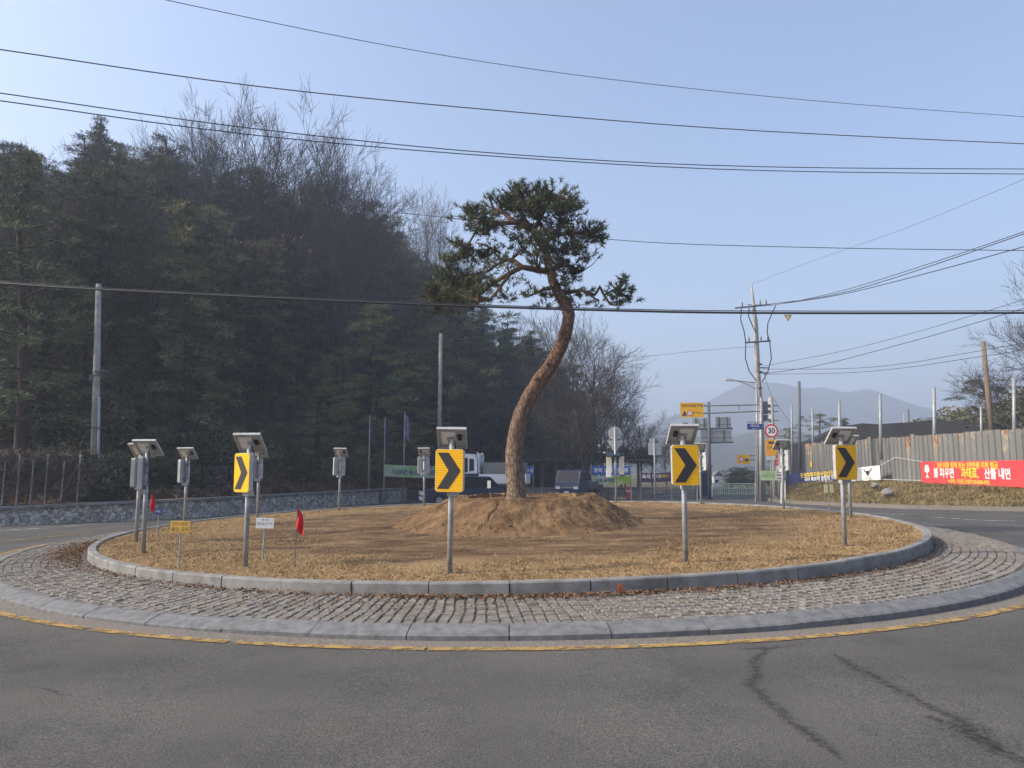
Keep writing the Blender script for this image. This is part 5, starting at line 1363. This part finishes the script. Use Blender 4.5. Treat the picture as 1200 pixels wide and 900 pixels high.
for pts in ([(.865, .55), (.885, .30), (.905, .55), (.90, .70), (.87, .70)], [(.87, .66), (.85, .85), (.842, .83), (.858, .62)], [(.90, .66), (.92, .85), (.928, .83), (.912, .62)]): b.face([nq(u, v, -.0262) for u, v in pts])
b.build('horned_emblem', M['charcoal'], nb)
t = text('lettering', '의성한우', h * .18, M['charcoal'], nb, nq(.88, .16, -.0262)); t.rotation_euler = (math.pi / 2, -math.atan2(dzz, L_), 0)
b = MB(); p1 = Vector(nq(1.0, .98, 0)); p2 = Vector(nq(1.0, .05, 0)); Rz = Matrix.Rotation(-nb.rotation_euler.z, 3, 'Z')
for p_, px, py in ((p1, 1048, 536), (p2, 1080, 563)): q = Rz @ (fpoint(px, py, .1) - Vector(nb.location)); b.tube([p_, q], .012, 4)
q = Rz @ (fpoint(1048, 536, .1) - Vector(nb.location)); q2 = Rz @ (fpoint(1080, 541, .1) - Vector(nb.location)); b.tube([q, q2], .012, 4)
b.build('ropes', M['white'], nb)
p = fpoint(950, 544, .1); o = tag(MB().box(p, (.03, .35, .45)).build('notice_plate', M['yellow']), 'tiny yellow plate fixed on the left part of the metal fence', 'plate')

# steel poles behind the fence, shade net, leaning wooden pole
for (px, y0, y1, Y, r_, m_, lab) in [
        (927.5, 525, 475, 66, .09, 'steel', 'slim grey pole at the left end of the fence'), (936.5, 525, 447, 68, .14, 'steel_dark', 'tall darker pole rising highest near the left end of the fence'),
        (952, 522, 478, 62, .09, 'steel', 'grey pole rising above the fence between the tall dark pole and the pine'), (983.5, 518, 470, 52, .10, 'steel', 'grey pole above the fence just left of the shaded chevron panel'),
        (1031.5, 514, 462, 46, .10, 'steel', 'grey pole above the fence where the rust streaks begin'), (1064.5, 505, 480, 66, .10, 'steel_dark', 'short black post standing behind the black netting'),
        (1059.5, 505, 485, 64, .06, 'steel', 'tiny grey post beside the short black post'), (1094.5, 510, 454, 41, .10, 'steel', 'grey pole above the fence above the start of the red banner'),
        (1149.5, 510, 476, 40, .06, 'steel', 'thin grey pole just left of the leaning wooden pole'), (1188, 508, 443, 36, .085, 'steel', 'grey pole above the fence nearest the right edge')]:
    pole('steel_pole', px + .8, y0 + 25, px, y1, Y, r_, r_ * .9, M[m_], lab, group='poles behind the metal fence')
pole('wooden_pole', 1164, 525, 1152, 400, 40, .15, .12, mat('weathered_wood', (.17, .13, .10), .9, .3, 4, stretch=(6, 6, .6)), 'leaning brown wooden pole behind the right part of the fence')
def net_z(px): return interp(px, [(930, 520), (950, 517), (990, 500), (1010, 496), (1030, 497), (1075, 494), (1090, 492), (1110, 493), (1150, 495), (1165, 498)])
b = MB(); sh = []
for i in range(61):
    px = 925 + 4 * i; Y = interp(px, [(925, 76), (1000, 62), (1165, 54)]); p = P(px, net_z(px) + .5 * nz(px * .3, 1), Y); b.v.append(tuple(p + Vector((0, 0, -4)))); b.v.append(tuple(p)); b.v.append(tuple(p + Vector((2.0, 7, .2)))) 
for i in range(60):
    for j in range(2): k = i * 3 + j; b.f.append((k, k + 3, k + 4, k + 1))
tag(b.build('shade_netting', mat('black_netting', (.018, .018, .022), .85, .25, .8), smoothed=False), 'long black shade netting stretched behind the metal fence', 'netting')

# ------------------------------------------------------------------ main utility pole and road signs on the right
Yu = 47.0
base = P(893, 585, Yu); base.z = G(0, Yu) + .1; top = P(880.5, 333, Yu)
up = thing('utility_pole', 'tall leaning concrete utility pole with two crossarms beside the 30 sign', 'utility pole', base)
U = lambda px, py, dy=0: P(px, py, Yu + dy) - base
MB().tube([(0, 0, -.2), U(891.5, 500), U(888, 440), U(885.5, 380), U(882.5, 352), U(880.5, 333)], [.22, .20, .175, .15, .09, .05], 12).build('shaft', M['concrete_pole'], up, smoothed=True)
for i, (p0, p1, xs_) in enumerate((((861.5, 361), (902, 357), (870, 891, 898)), ((873, 401.5), (903, 399.5), (878, 892, 900)))):
    a = U(p0[0], p0[1], -.15); c = U(p1[0], p1[1], -.15); o = MB().tube([a, c], .055, 6).build('crossarm', M['steel_dark'], up)
    for px in xs_: b = MB(); t = (px - p0[0]) / (p1[0] - p0[0]); q = a.lerp(c, t); b.tube([q, q + Vector((0, 0, .13)), q + Vector((0, 0, .2)), q + Vector((0, 0, .36))], [.03, .05, .05, .025], 7); b.build('insulator', M['steel_dark'], o)
b = MB()
for pts in ([(869, 361), (868, 375), (872, 388), (874, 402), (873.5, 420), (878, 435), (887, 447)], [(909, 358), (900, 378), (899, 390), (902, 400), (904, 420), (900, 435), (893, 448)], [(878, 360), (877, 370), (882, 382), (886, 390)]):
    b.tube([U(x_, y_, -.3) for x_, y_ in pts], .035, 5)
b.build('cables', M['wire'], up)
b = MB()
for py in (427, 436, 455): MB().tube([U(889.5, py + .6), U(889.4, py - .6)], .225, 12).build('band', M['steel_dark'], up)
for py in (431, 437): MB().box(U(895, py), (.75, .08, .06)).build('bracket', M['steel_dark'], up)
o = MB(); o.box(U(895.5, 478, -.25), (.36, .3, .8)); o.box(U(896, 490, -.2), (.3, .3, .4)); o.build('equipment_box', M['steel_dark'], up)
# second grey pole
o, a, c = pole('utility_pole', 909, 590, 903, 466, 50, .19, .16, M['concrete_pole'], 'pale grey pole just right behind the tall leaning utility pole'); b = MB(); 
for z in (5.6, 6.2, 6.6): b.box((-.25, -.1, z), (.12, .1, .2)); b.box((.1, -.1, z), (.6, .06, .06))
b.build('fittings', M['steel_dark'], o)
# street lamp
lp = thing('street_lamp', 'street lamp with long curved arm on a slim post left of the utility pole', 'street lamp', P(888.5, 584, 46.5)); l0 = Vector(lp.location); l0.z = G(0, 46.5); lp.location = l0
V = lambda px, py: P(px, py, 46.5) - l0
MB().tube([(0, 0, 0), V(886.5, 447)], [.09, .07], 8).build('post', M['steel'], lp, smoothed=True)
MB().tube([V(886.5, 448.5), V(874, 447.5), V(862, 446), V(856, 445.8)], .035, 6).build('arm', M['steel'], lp); MB().tube([V(886, 456), V(876, 450.5), V(864, 446.5)], .025, 6).build('brace', M['steel'], lp)
b = MB(); b.prism([(-.30, -.03), (.28, -.06), (.33, .02), (.05, .09), (-.25, .06)], -.12, .12); b.xf(Matrix.Translation(V(855, 445.6))); b.build('lamp_head', M['plate_back'], lp)
# mast arm with yellow school zone sign
ms = thing('mast_sign', 'yellow school zone sign on a double horizontal mast arm left of the utility pole', 'traffic sign', (P(892, 584, 45.5).x, 45.5, G(0, 45.5))); m0 = Vector(ms.location); Q = lambda px, py, dy=0: P(px, py, 45.5 + dy) - m0
MB().tube([(0, 0, 0), Q(892, 466)], [.12, .10], 10).build('post', M['steel'], ms, smoothed=True)
b = MB(); b.tube([Q(892, 474), Q(820, 475.5)], .055, 8); b.tube([Q(892, 481.5), Q(820, 484.5)], .055, 8); b.tube([Q(866, 475), Q(866, 482)], .03, 6); b.build('arms', M['steel'], ms)
a = Q(797, 489); c = Q(823.5, 472); w_, h_ = c.x - a.x, c.z - a.z; cx_, cz_ = (a.x + c.x) / 2, (a.z + c.z) / 2
plate('sign_panel', rrect(w_, h_, .06, cz_, cx_), -.10, -.07, M['yellow'], ms)
text('lettering', '어린이보호구역', .21, M['charcoal'], ms, (cx_, -.105, cz_ + h_ * .27), bold=.003); text('lettering', '여기부터', .16, M['charcoal'], ms, (cx_ + w_ * .22, -.105, cz_ - h_ * .22))
plate('pictogram', [(cx_ - w_ * .43, cz_ - h_ * .40), (cx_ - w_ * .21, cz_ - h_ * .40), (cx_ - w_ * .32, cz_ - h_ * .04)], -.106, -.101, M['blue'], ms)
plate('speed_ring', disc(h_ * .20, cz_ - h_ * .22, cx_ - w_ * .08), -.106, -.101, M['red'], ms); plate('speed_disc', disc(h_ * .145, cz_ - h_ * .22, cx_ - w_ * .08), -.110, -.107, M['white'], ms)
text('lettering', '30', .15, M['charcoal'], ms, (cx_ - w_ * .08, -.113, cz_ - h_ * .22))
# 30 sign, camera sign and small plates on one post
sg = thing('speed_sign', 'red-ringed 30 speed limit sign above an orange camera warning panel', 'traffic sign', (P(904, 588, 44).x, 44, G(0, 44) + .2)); s0 = Vector(sg.location); S = lambda px, py: P(px, py, 44) - s0
MB().tube([(0, 0, -.1), S(903, 497)], .05, 8).build('post', M['steel'], sg, smoothed=True)
c = S(903.5, 505); r_ = 8.0 * 44 / F
plate('ring', disc(r_, c.z, c.x, 32), -.08, -.06, M['red'], sg); plate('disc', disc(r_ * .76, c.z, c.x, 32), -.086, -.081, M['white'], sg); text('lettering', '30', r_ * 1.05, M['charcoal'], sg, (c.x, -.090, c.z), bold=.012)
a = S(897, 534); c = S(910, 515); M['orange'] = mat('orange_sign', (.78, .36, .02), .5, .06, 3)
plate('camera_panel', [(a.x, a.z), (c.x - .12, a.z), (c.x, a.z + .25), (c.x, c.z), (a.x, c.z)], -.08, -.06, M['orange'], sg); mx_ = (a.x + c.x) / 2
b = MB(); b.prism([(mx_ - .17, c.z - .26), (mx_ + .10, c.z - .26), (mx_ + .10, c.z - .12), (mx_ - .17, c.z - .12)], -.086, -.081); b.prism([(mx_ + .11, c.z - .22), (mx_ + .20, c.z - .25), (mx_ + .20, c.z - .13), (mx_ + .11, c.z - .16)], -.086, -.081); b.build('camera_symbol', M['charcoal'], sg)
text('lettering', '단속중', .19, M['charcoal'], sg, (mx_, -.084, c.z - .5)); 
a = S(898, 538.5); c = S(908, 534.5); plate('distance_plate', rrect(c.x - a.x, c.z - a.z, .02, (a.z + c.z) / 2, (a.x + c.x) / 2), -.08, -.06, M['white'], sg); text('lettering', '이동식', .16, M['charcoal'], sg, ((a.x + c.x) / 2, -.084, (a.z + c.z) / 2))
# red no-entry plates, green direction board
rd = thing('red_sign', 'small red board with white lettering beside the orange camera panel', 'traffic sign', (P(912.5, 588, 43).x, 43, G(0, 43) + .25)); s0 = Vector(rd.location); S = lambda px, py: P(px, py, 43) - s0
MB().tube([(0, 0, -.1), S(913, 536)], .035, 8).build('post', M['steel'], rd, smoothed=True)
a = S(909, 545); c = S(917, 535.5); plate('board', rrect(c.x - a.x, c.z - a.z, .02, (a.z + c.z) / 2, (a.x + c.x) / 2), -.06, -.04, M['red'], rd); text('lettering', '천천히', .15, M['txt_white'], rd, ((a.x + c.x) / 2, -.064, c.z - .13)); text('lettering', '가세요', .15, M['txt_white'], rd, ((a.x + c.x) / 2, -.064, a.z + .13))
a = S(909, 552); c = S(917, 546); plate('board', rrect(c.x - a.x, c.z - a.z, .02, (a.z + c.z) / 2, (a.x + c.x) / 2), -.06, -.04, M['offwhite'], rd)
gr = thing('green_board', 'pale green information board on two white legs before the grass bank', 'sign', (P(902, 588, 41).x, 41, G(0, 41) + .3)); s0 = Vector(gr.location); S = lambda px, py: P(px, py, 41) - s0
a = S(891.5, 563); c = S(908, 551.5); plate('board', rrect(c.x - a.x, c.z - a.z, .02, (a.z + c.z) / 2, (a.x + c.x) / 2), -.06, -.04, M['green_sign'], gr); text('lettering', '마을안길', .2, M['txt_green'], gr, ((a.x + c.x) / 2, -.064, a.z + .24)); text('lettering', '의성', .12, M['txt_green'], gr, ((a.x + c.x) / 2, -.064, c.z - .12))
a = S(908.5, 563); c = S(917, 551.5); plate('side_board', rrect(c.x - a.x, c.z - a.z, .02, (a.z + c.z) / 2, (a.x + c.x) / 2), -.06, -.04, M['offwhite'], gr)
for k in range(3): plate('stripe', rrect((c.x - a.x) * .7, .06, .01, a.z + .12 + .17 * k, (a.x + c.x) / 2), -.066, -.061, M['steel_dark'], gr)
for px in (915.5, 921): MB().tube([S(px, 590), S(px, 563)] if px < 920 else [S(px - 1, 586), S(px - 1, 563)], .03, 6).build('leg', M['white'], gr)
# blue street-name blade
st_ = thing('street_name_sign', 'navy street name blade hanging from a bracket left of the 30 sign', 'sign', (P(888, 584, 45).x - .15, 45, G(0, 45))); s0 = Vector(st_.location); S = lambda px, py: P(px, py, 45) - s0
MB().tube([(0, 0, 0), S(886, 494)], .035, 6).build('post', M['steel'], st_); b = MB(); b.tube([S(875, 494.5), S(895, 494.5)], .022, 5); b.build('bracket', M['steel_dark'], st_)
a = S(875.5, 503.5); c = S(893.5, 496.5); plate('blade', rrect(c.x - a.x, c.z - a.z, .03, (a.z + c.z) / 2, (a.x + c.x) / 2), -.04, -.02, M['blue'], st_); text('lettering', '대수로', .2, M['txt_white'], st_, ((a.x + c.x) / 2, -.044, (a.z + c.z) / 2 + .04)); text('lettering', 'Daesu-ro', .08, M['txt_white'], st_, ((a.x + c.x) / 2, -.044, a.z + .06))
# warning sign at the far end of the road, small orange board
ws = thing('warning_sign', 'yellow rectangular speed sign hanging on an arm over the far road', 'traffic sign', (P(889.5, 580, 62).x, 62, G(0, 62))); s0 = Vector(ws.location); S = lambda px, py: P(px, py, 62) - s0
MB().tube([(0, 0, 0), S(889, 528)], .08, 6).build('post', M['steel_dark'], ws); b = MB(); b.tube([S(889, 534), S(876, 534)], .04, 5); b.tube([S(889, 539), S(876, 539)], .04, 5); b.build('arm', M['steel_dark'], ws)
a = S(864, 543.5); c = S(878.5, 533); plate('panel', rrect(c.x - a.x, c.z - a.z, .04, (a.z + c.z) / 2, (a.x + c.x) / 2), -.06, -.03, M['yellow'], ws); plate('ring', disc(.21, (a.z + c.z) / 2, a.x + .33), -.066, -.061, M['red'], ws); plate('disc', disc(.15, (a.z + c.z) / 2, a.x + .33), -.07, -.067, M['white'], ws); plate('pictogram', rrect(.34, .2, .03, (a.z + c.z) / 2 - .05, c.x - .28), -.066, -.061, M['charcoal'], ws); text('lettering', '30', .16, M['charcoal'], ws, (a.x + .33, -.074, (a.z + c.z) / 2))
ob = thing('orange_board', 'little orange board low on the slim post by the green railing', 'sign', (P(888, 582, 56).x, 56, G(0, 56))); MB().tube([(0, 0, 0), (0, 0, 1.0)], .03, 6).build('post', M['steel'], ob); plate('board', rrect(.42, .22, .02, .95), -.05, -.035, M['orange'], ob); plate('lamp', disc(.1, 1.2), -.06, -.03, M['red'], ob)
# direction sign gantry seen from behind
ga = thing('direction_sign', 'backs of large direction signs on a dark post above the far road', 'traffic sign', (P(831.5, 582, 50).x, 50, G(0, 50))); s0 = Vector(ga.location); S = lambda px, py: P(px, py, 50) - s0
MB().tube([(0, 0, 0), S(830.5, 471.5)], [.13, .10], 10).build('post', M['steel_dark'], ga, smoothed=True)
for a, c in (((812, 503), (830, 490)), ((839.5, 502.5), (857, 488.5)), ((822, 518), (858, 504))):
    a = S(*a); c = S(*c); o = plate('sign_back', rrect(c.x - a.x, c.z - a.z, .03, (a.z + c.z) / 2, (a.x + c.x) / 2), .12, .14, M['plate_back'], ga)
    b = MB()
    for t in (.22, .75): b.box((lerp(a.x, c.x, t), .095, (a.z + c.z) / 2), (.07, .04, (c.z - a.z) * 1.02))
    b.box(((a.x + c.x) / 2, .105, a.z + .3), (c.x - a.x, .025, .03)); b.build('stiffener', M['steel_dark'], o)
b = MB(); b.tube([S(806, 503), S(858.5, 502)], .07, 6); b.tube([S(820, 519), S(859, 518)], .06, 6); b.build('arms', M['steel_dark'], ga)
b = MB(); b.box(S(803, 499), (.28, .3, .42)); b.box(S(803, 503), (.6, .3, .2)); b.build('camera', M['steel_dark'], ga)
# blue plate, sign back with two boards, dark booth
bs = thing('blue_sign', 'small blue sign between the reddish arrow sign and the dark gantry post', 'sign', (P(817, 582, 47).x, 47, G(0, 47))); s0 = Vector(bs.location); S = lambda px, py: P(px, py, 47) - s0
MB().tube([(0, 0, 0), S(817, 526)], .035, 6).build('post', M['steel'], bs); a = S(810, 529.5); c = S(825.5, 524); plate('board', rrect(c.x - a.x, c.z - a.z, .02, (a.z + c.z) / 2, (a.x + c.x) / 2), -.06, -.04, M['blue'], bs); text('lettering', '직진우회전', .15, M['txt_white'], bs, ((a.x + c.x) / 2, -.065, (a.z + c.z) / 2))
tb = thing('traffic_sign', 'pole with the pale backs of two sign boards left of the reddish arrow sign', 'traffic sign', (P(768, 580, 46).x, 46, G(0, 46))); s0 = Vector(tb.location); S = lambda px, py: P(px, py, 46) - s0
MB().tube([(0, 0, 0), S(766.5, 513)], .05, 8).build('post', M['steel'], tb, smoothed=True)
for a, c in (((760, 533), (775, 519)), ((761, 518.6), (766, 514))): a = S(*a); c = S(*c); plate('sign_back', rrect(c.x - a.x, c.z - a.z, .02, (a.z + c.z) / 2, (a.x + c.x) / 2), .055, .075, M['plate_back'], tb)
kb = thing('utility_booth', 'dark narrow booth standing beside the dark gantry post', 'booth', (P(825, 582, 55).x, 55, G(0, 55))); MB().box((0, 0, 1.15), (1.0, .9, 2.3)).build('body', M['steel_dark'], kb); MB().box((0, 0, 2.34), (1.15, 1.05, .07)).build('roof', M['steel_dark'], kb); MB().box((-.1, -.455, 1.0), (.5, .02, 1.6)).build('door', M['navy'], kb); MB().box((.42, -.46, .55), (.2, .03, .9)).build('panel', M['white'], kb)
# green railing
gl = thing('green_railing', 'pale green railing across the far end of the road', 'railing'); zr = G(0, 66)
xa, xb = P(834, 575, 66).x, P(899, 575, 66).x; M['railgreen'] = mat('rail_green', (.40, .50, .38), .6, .1, 3); b = MB(); b2 = MB()
nb_ = 26
for i in range(nb_ + 1):
    x = lerp(xa, xb, i / nb_)
    (b if i % 4 == 0 else b2).box((x, 66, zr + .5), (.09 if i % 4 == 0 else .05, .06, 1.0))
    if i < nb_: x2 = lerp(xa, xb, (i + .5) / nb_); b2.tube([(x + .02, 66.04, zr + .2), (x2, 66.04, zr + .8), (x2 + .08, 66.04, zr + .2)], .018, 4)
b.build('posts', M['railgreen'], gl); b2.build('bars', M['railgreen'], gl)
b = MB()
for z in (.14, .55, .98): b.tube([(xa, 66, zr + z), (xb, 66, zr + z)], .045, 6)
b.build('rails', M['railgreen'], gl)
# distant house
hh = thing('house', 'tiny white gabled house far down the road behind the railing', 'house', (P(838.5, 570, 105).x, 105, -1.0), R(15)); hh.scale = (.55, .55, .5); MB().box((0, 0, 1.6), (2.6, 3, 3.2)).build('wall', M['white'], hh); MB().prism([(-1.5, 3.2), (1.5, 3.2), (0, 4.5)], -1.7, 1.7).build('roof', mat('roof_grey', (.2, .2, .22), .8), hh); MB().box((-.5, -1.52, 1.7), (.8, .04, .9)).build('window', M['glass'], hh)

# ------------------------------------------------------------------ overhead wires
def wire(pts, r, label, sub=26, m=None):
    """pts: (px, py, Y)"""
    W3 = [P(*p) for p in pts]; out = []
    off = lambda p: p[0] < 0 or p[0] > 1200 or p[1] < 0
    if off(pts[0]): W3.insert(0, W3[0] + (W3[0] - W3[1]).normalized() * 14)
    if off(pts[-1]): W3.append(W3[-1] + (W3[-1] - W3[-2]).normalized() * 14)
    for i in range(len(W3) - 1):
        p0 = W3[max(i - 1, 0)]; p1 = W3[i]; p2 = W3[i + 1]; p3 = W3[min(i + 2, len(W3) - 1)]
        for k in range(sub // (len(W3) - 1) + 2):
            t = k / (sub // (len(W3) - 1) + 2); out.append(.5 * ((2 * p1) + (p2 - p0) * t + (2 * p0 - 5 * p1 + 4 * p2 - p3) * t * t + (3 * p1 - p0 - 3 * p2 + p3) * t ** 3))
    out.append(W3[-1]); o = MB().tube(out, r, 5).build('overhead_wire', m or M['wire'])
    return tag(o, label, 'wire', 'overhead wires')
wire([(100, -25, 16), (195, 0, 17), (480, 58, 20), (720, 93.5, 22), (1000, 122, 25), (1320, 145, 28)], .010, 'topmost thin faint wire crossing the upper sky')
wire([(-120, 42, 15), (0, 58, 16), (300, 101, 18), (600, 131, 20), (900, 154, 22), (1320, 174, 25)], .015, 'second wire from the top crossing the whole sky')
wire([(-120, 93, 15), (0, 109, 16), (300, 151, 18), (600, 181, 20), (900, 195.5, 22), (1320, 198.5, 25)], .014, 'upper wire of the close pair above the bare treetops')
wire([(-120, 103, 15), (0, 118, 16), (300, 158.5, 18), (600, 184.5, 20), (900, 200, 22), (1320, 205, 25)], .014, 'lower wire of the close pair above the bare treetops')
wire([(440, 247, 36), (540, 257, 34), (720, 281, 32), (950, 290, 30), (1320, 295, 28)], .016, 'wire passing behind the crown of the leaning pine')
wire([(-120, 326, 15.5), (0, 332, 15.5), (110, 339, 15.5), (450, 355, 15.5), (740, 364.5, 15.5), (950, 367, 15.5), (1320, 366.5, 15.5)], .024, 'thick bundled cable crossing in front of the leaning pine')
wire([(-120, 324, 15.6), (0, 330, 15.6), (110, 337, 15.6), (450, 353, 15.6), (740, 362.4, 15.6), (950, 364.5, 15.6), (1320, 364, 15.6)], .010, 'thin carrier wire just above the thick bundled cable')
wire([(876, 357, 46.8), (905, 356, 46.8), (1000, 340, 40), (1200, 274, 30), (1300, 235, 26)], .022, 'upper of three lines running from the crossarm to the upper right')
wire([(890, 357, 46.8), (912, 356.5, 46.8), (1000, 337, 40), (1200, 271.5, 30), (1300, 230, 26)], .018, 'topmost close companion line from the crossarm to the upper right')
wire([(901, 357.5, 46.8), (915, 356, 46.8), (1000, 342, 40), (1200, 289, 30), (1300, 255, 26)], .022, 'lowest of three lines running from the crossarm to the upper right')
wire([(895, 429, 46.8), (980, 413, 44), (1060, 393, 41), (1145, 368, 38), (1300, 320, 34)], .013, 'faint upper service line from the utility pole towards the right bare tree')
wire([(895, 438, 46.8), (960, 428, 44), (1050, 405, 41), (1145, 378, 38), (1300, 330, 34)], .018, 'darker service line from the utility pole towards the right bare tree')
wire([(895, 432.5, 46.8), (990, 432, 44), (1060, 426, 41), (1120, 416, 38), (1300, 385, 34)], .014, 'upper of two low lines sagging to the leaning wooden pole')
wire([(895, 438.5, 46.8), (990, 437, 44), (1060, 431, 41), (1115, 423, 38), (1300, 395, 34)], .014, 'lower of two low lines sagging to the leaning wooden pole')
wire([(880.5, 333, 46.9), (960, 303, 44), (1060, 268, 38), (1200, 210, 30), (1300, 165, 26)], .008, 'very faint wire rising from the pole tip to the right')
wire([(700, 420, 60), (755, 417.5, 56), (820, 411, 51), (884, 406, 47)], .012, 'faint wire from the bare tree to the utility pole')
wire([(893, 428, 47.2), (905, 465, 52), (930, 500, 62)], .012, 'thin stay wire slanting down right from the utility pole')
p = P(923.5, 370, 15.5); cm = thing('cable_marker', 'small yellow triangular marker hanging from the thick cable', 'marker', p)
plate('plate', [(-.085, .02), (0, -.13), (.085, .02)][::1], -.008, .008, mat('dull_yellow', (.42, .33, .08), .6), cm); plate('spot', disc(.018, -.03), -.012, -.009, M['white'], cm)

# ------------------------------------------------------------------ the air
def make_haze():
    m = D.materials.new('haze_air'); m.use_nodes = True; N, L = m.node_tree.nodes, m.node_tree.links
    N.remove(N['Principled BSDF']); v = N.new('ShaderNodeVolumePrincipled'); v.inputs['Color'].default_value = (.55, .64, .80, 1); v.inputs['Density'].default_value = HAZE; v.inputs['Anisotropy'].default_value = 0.2
    L.new(v.outputs['Volume'], N['Material Output'].inputs['Volume'])
    b = MB(); b.box((0, 480, 74), (2700, 1800, 160)); return b.build('haze', m, kind='stuff')
make_haze()
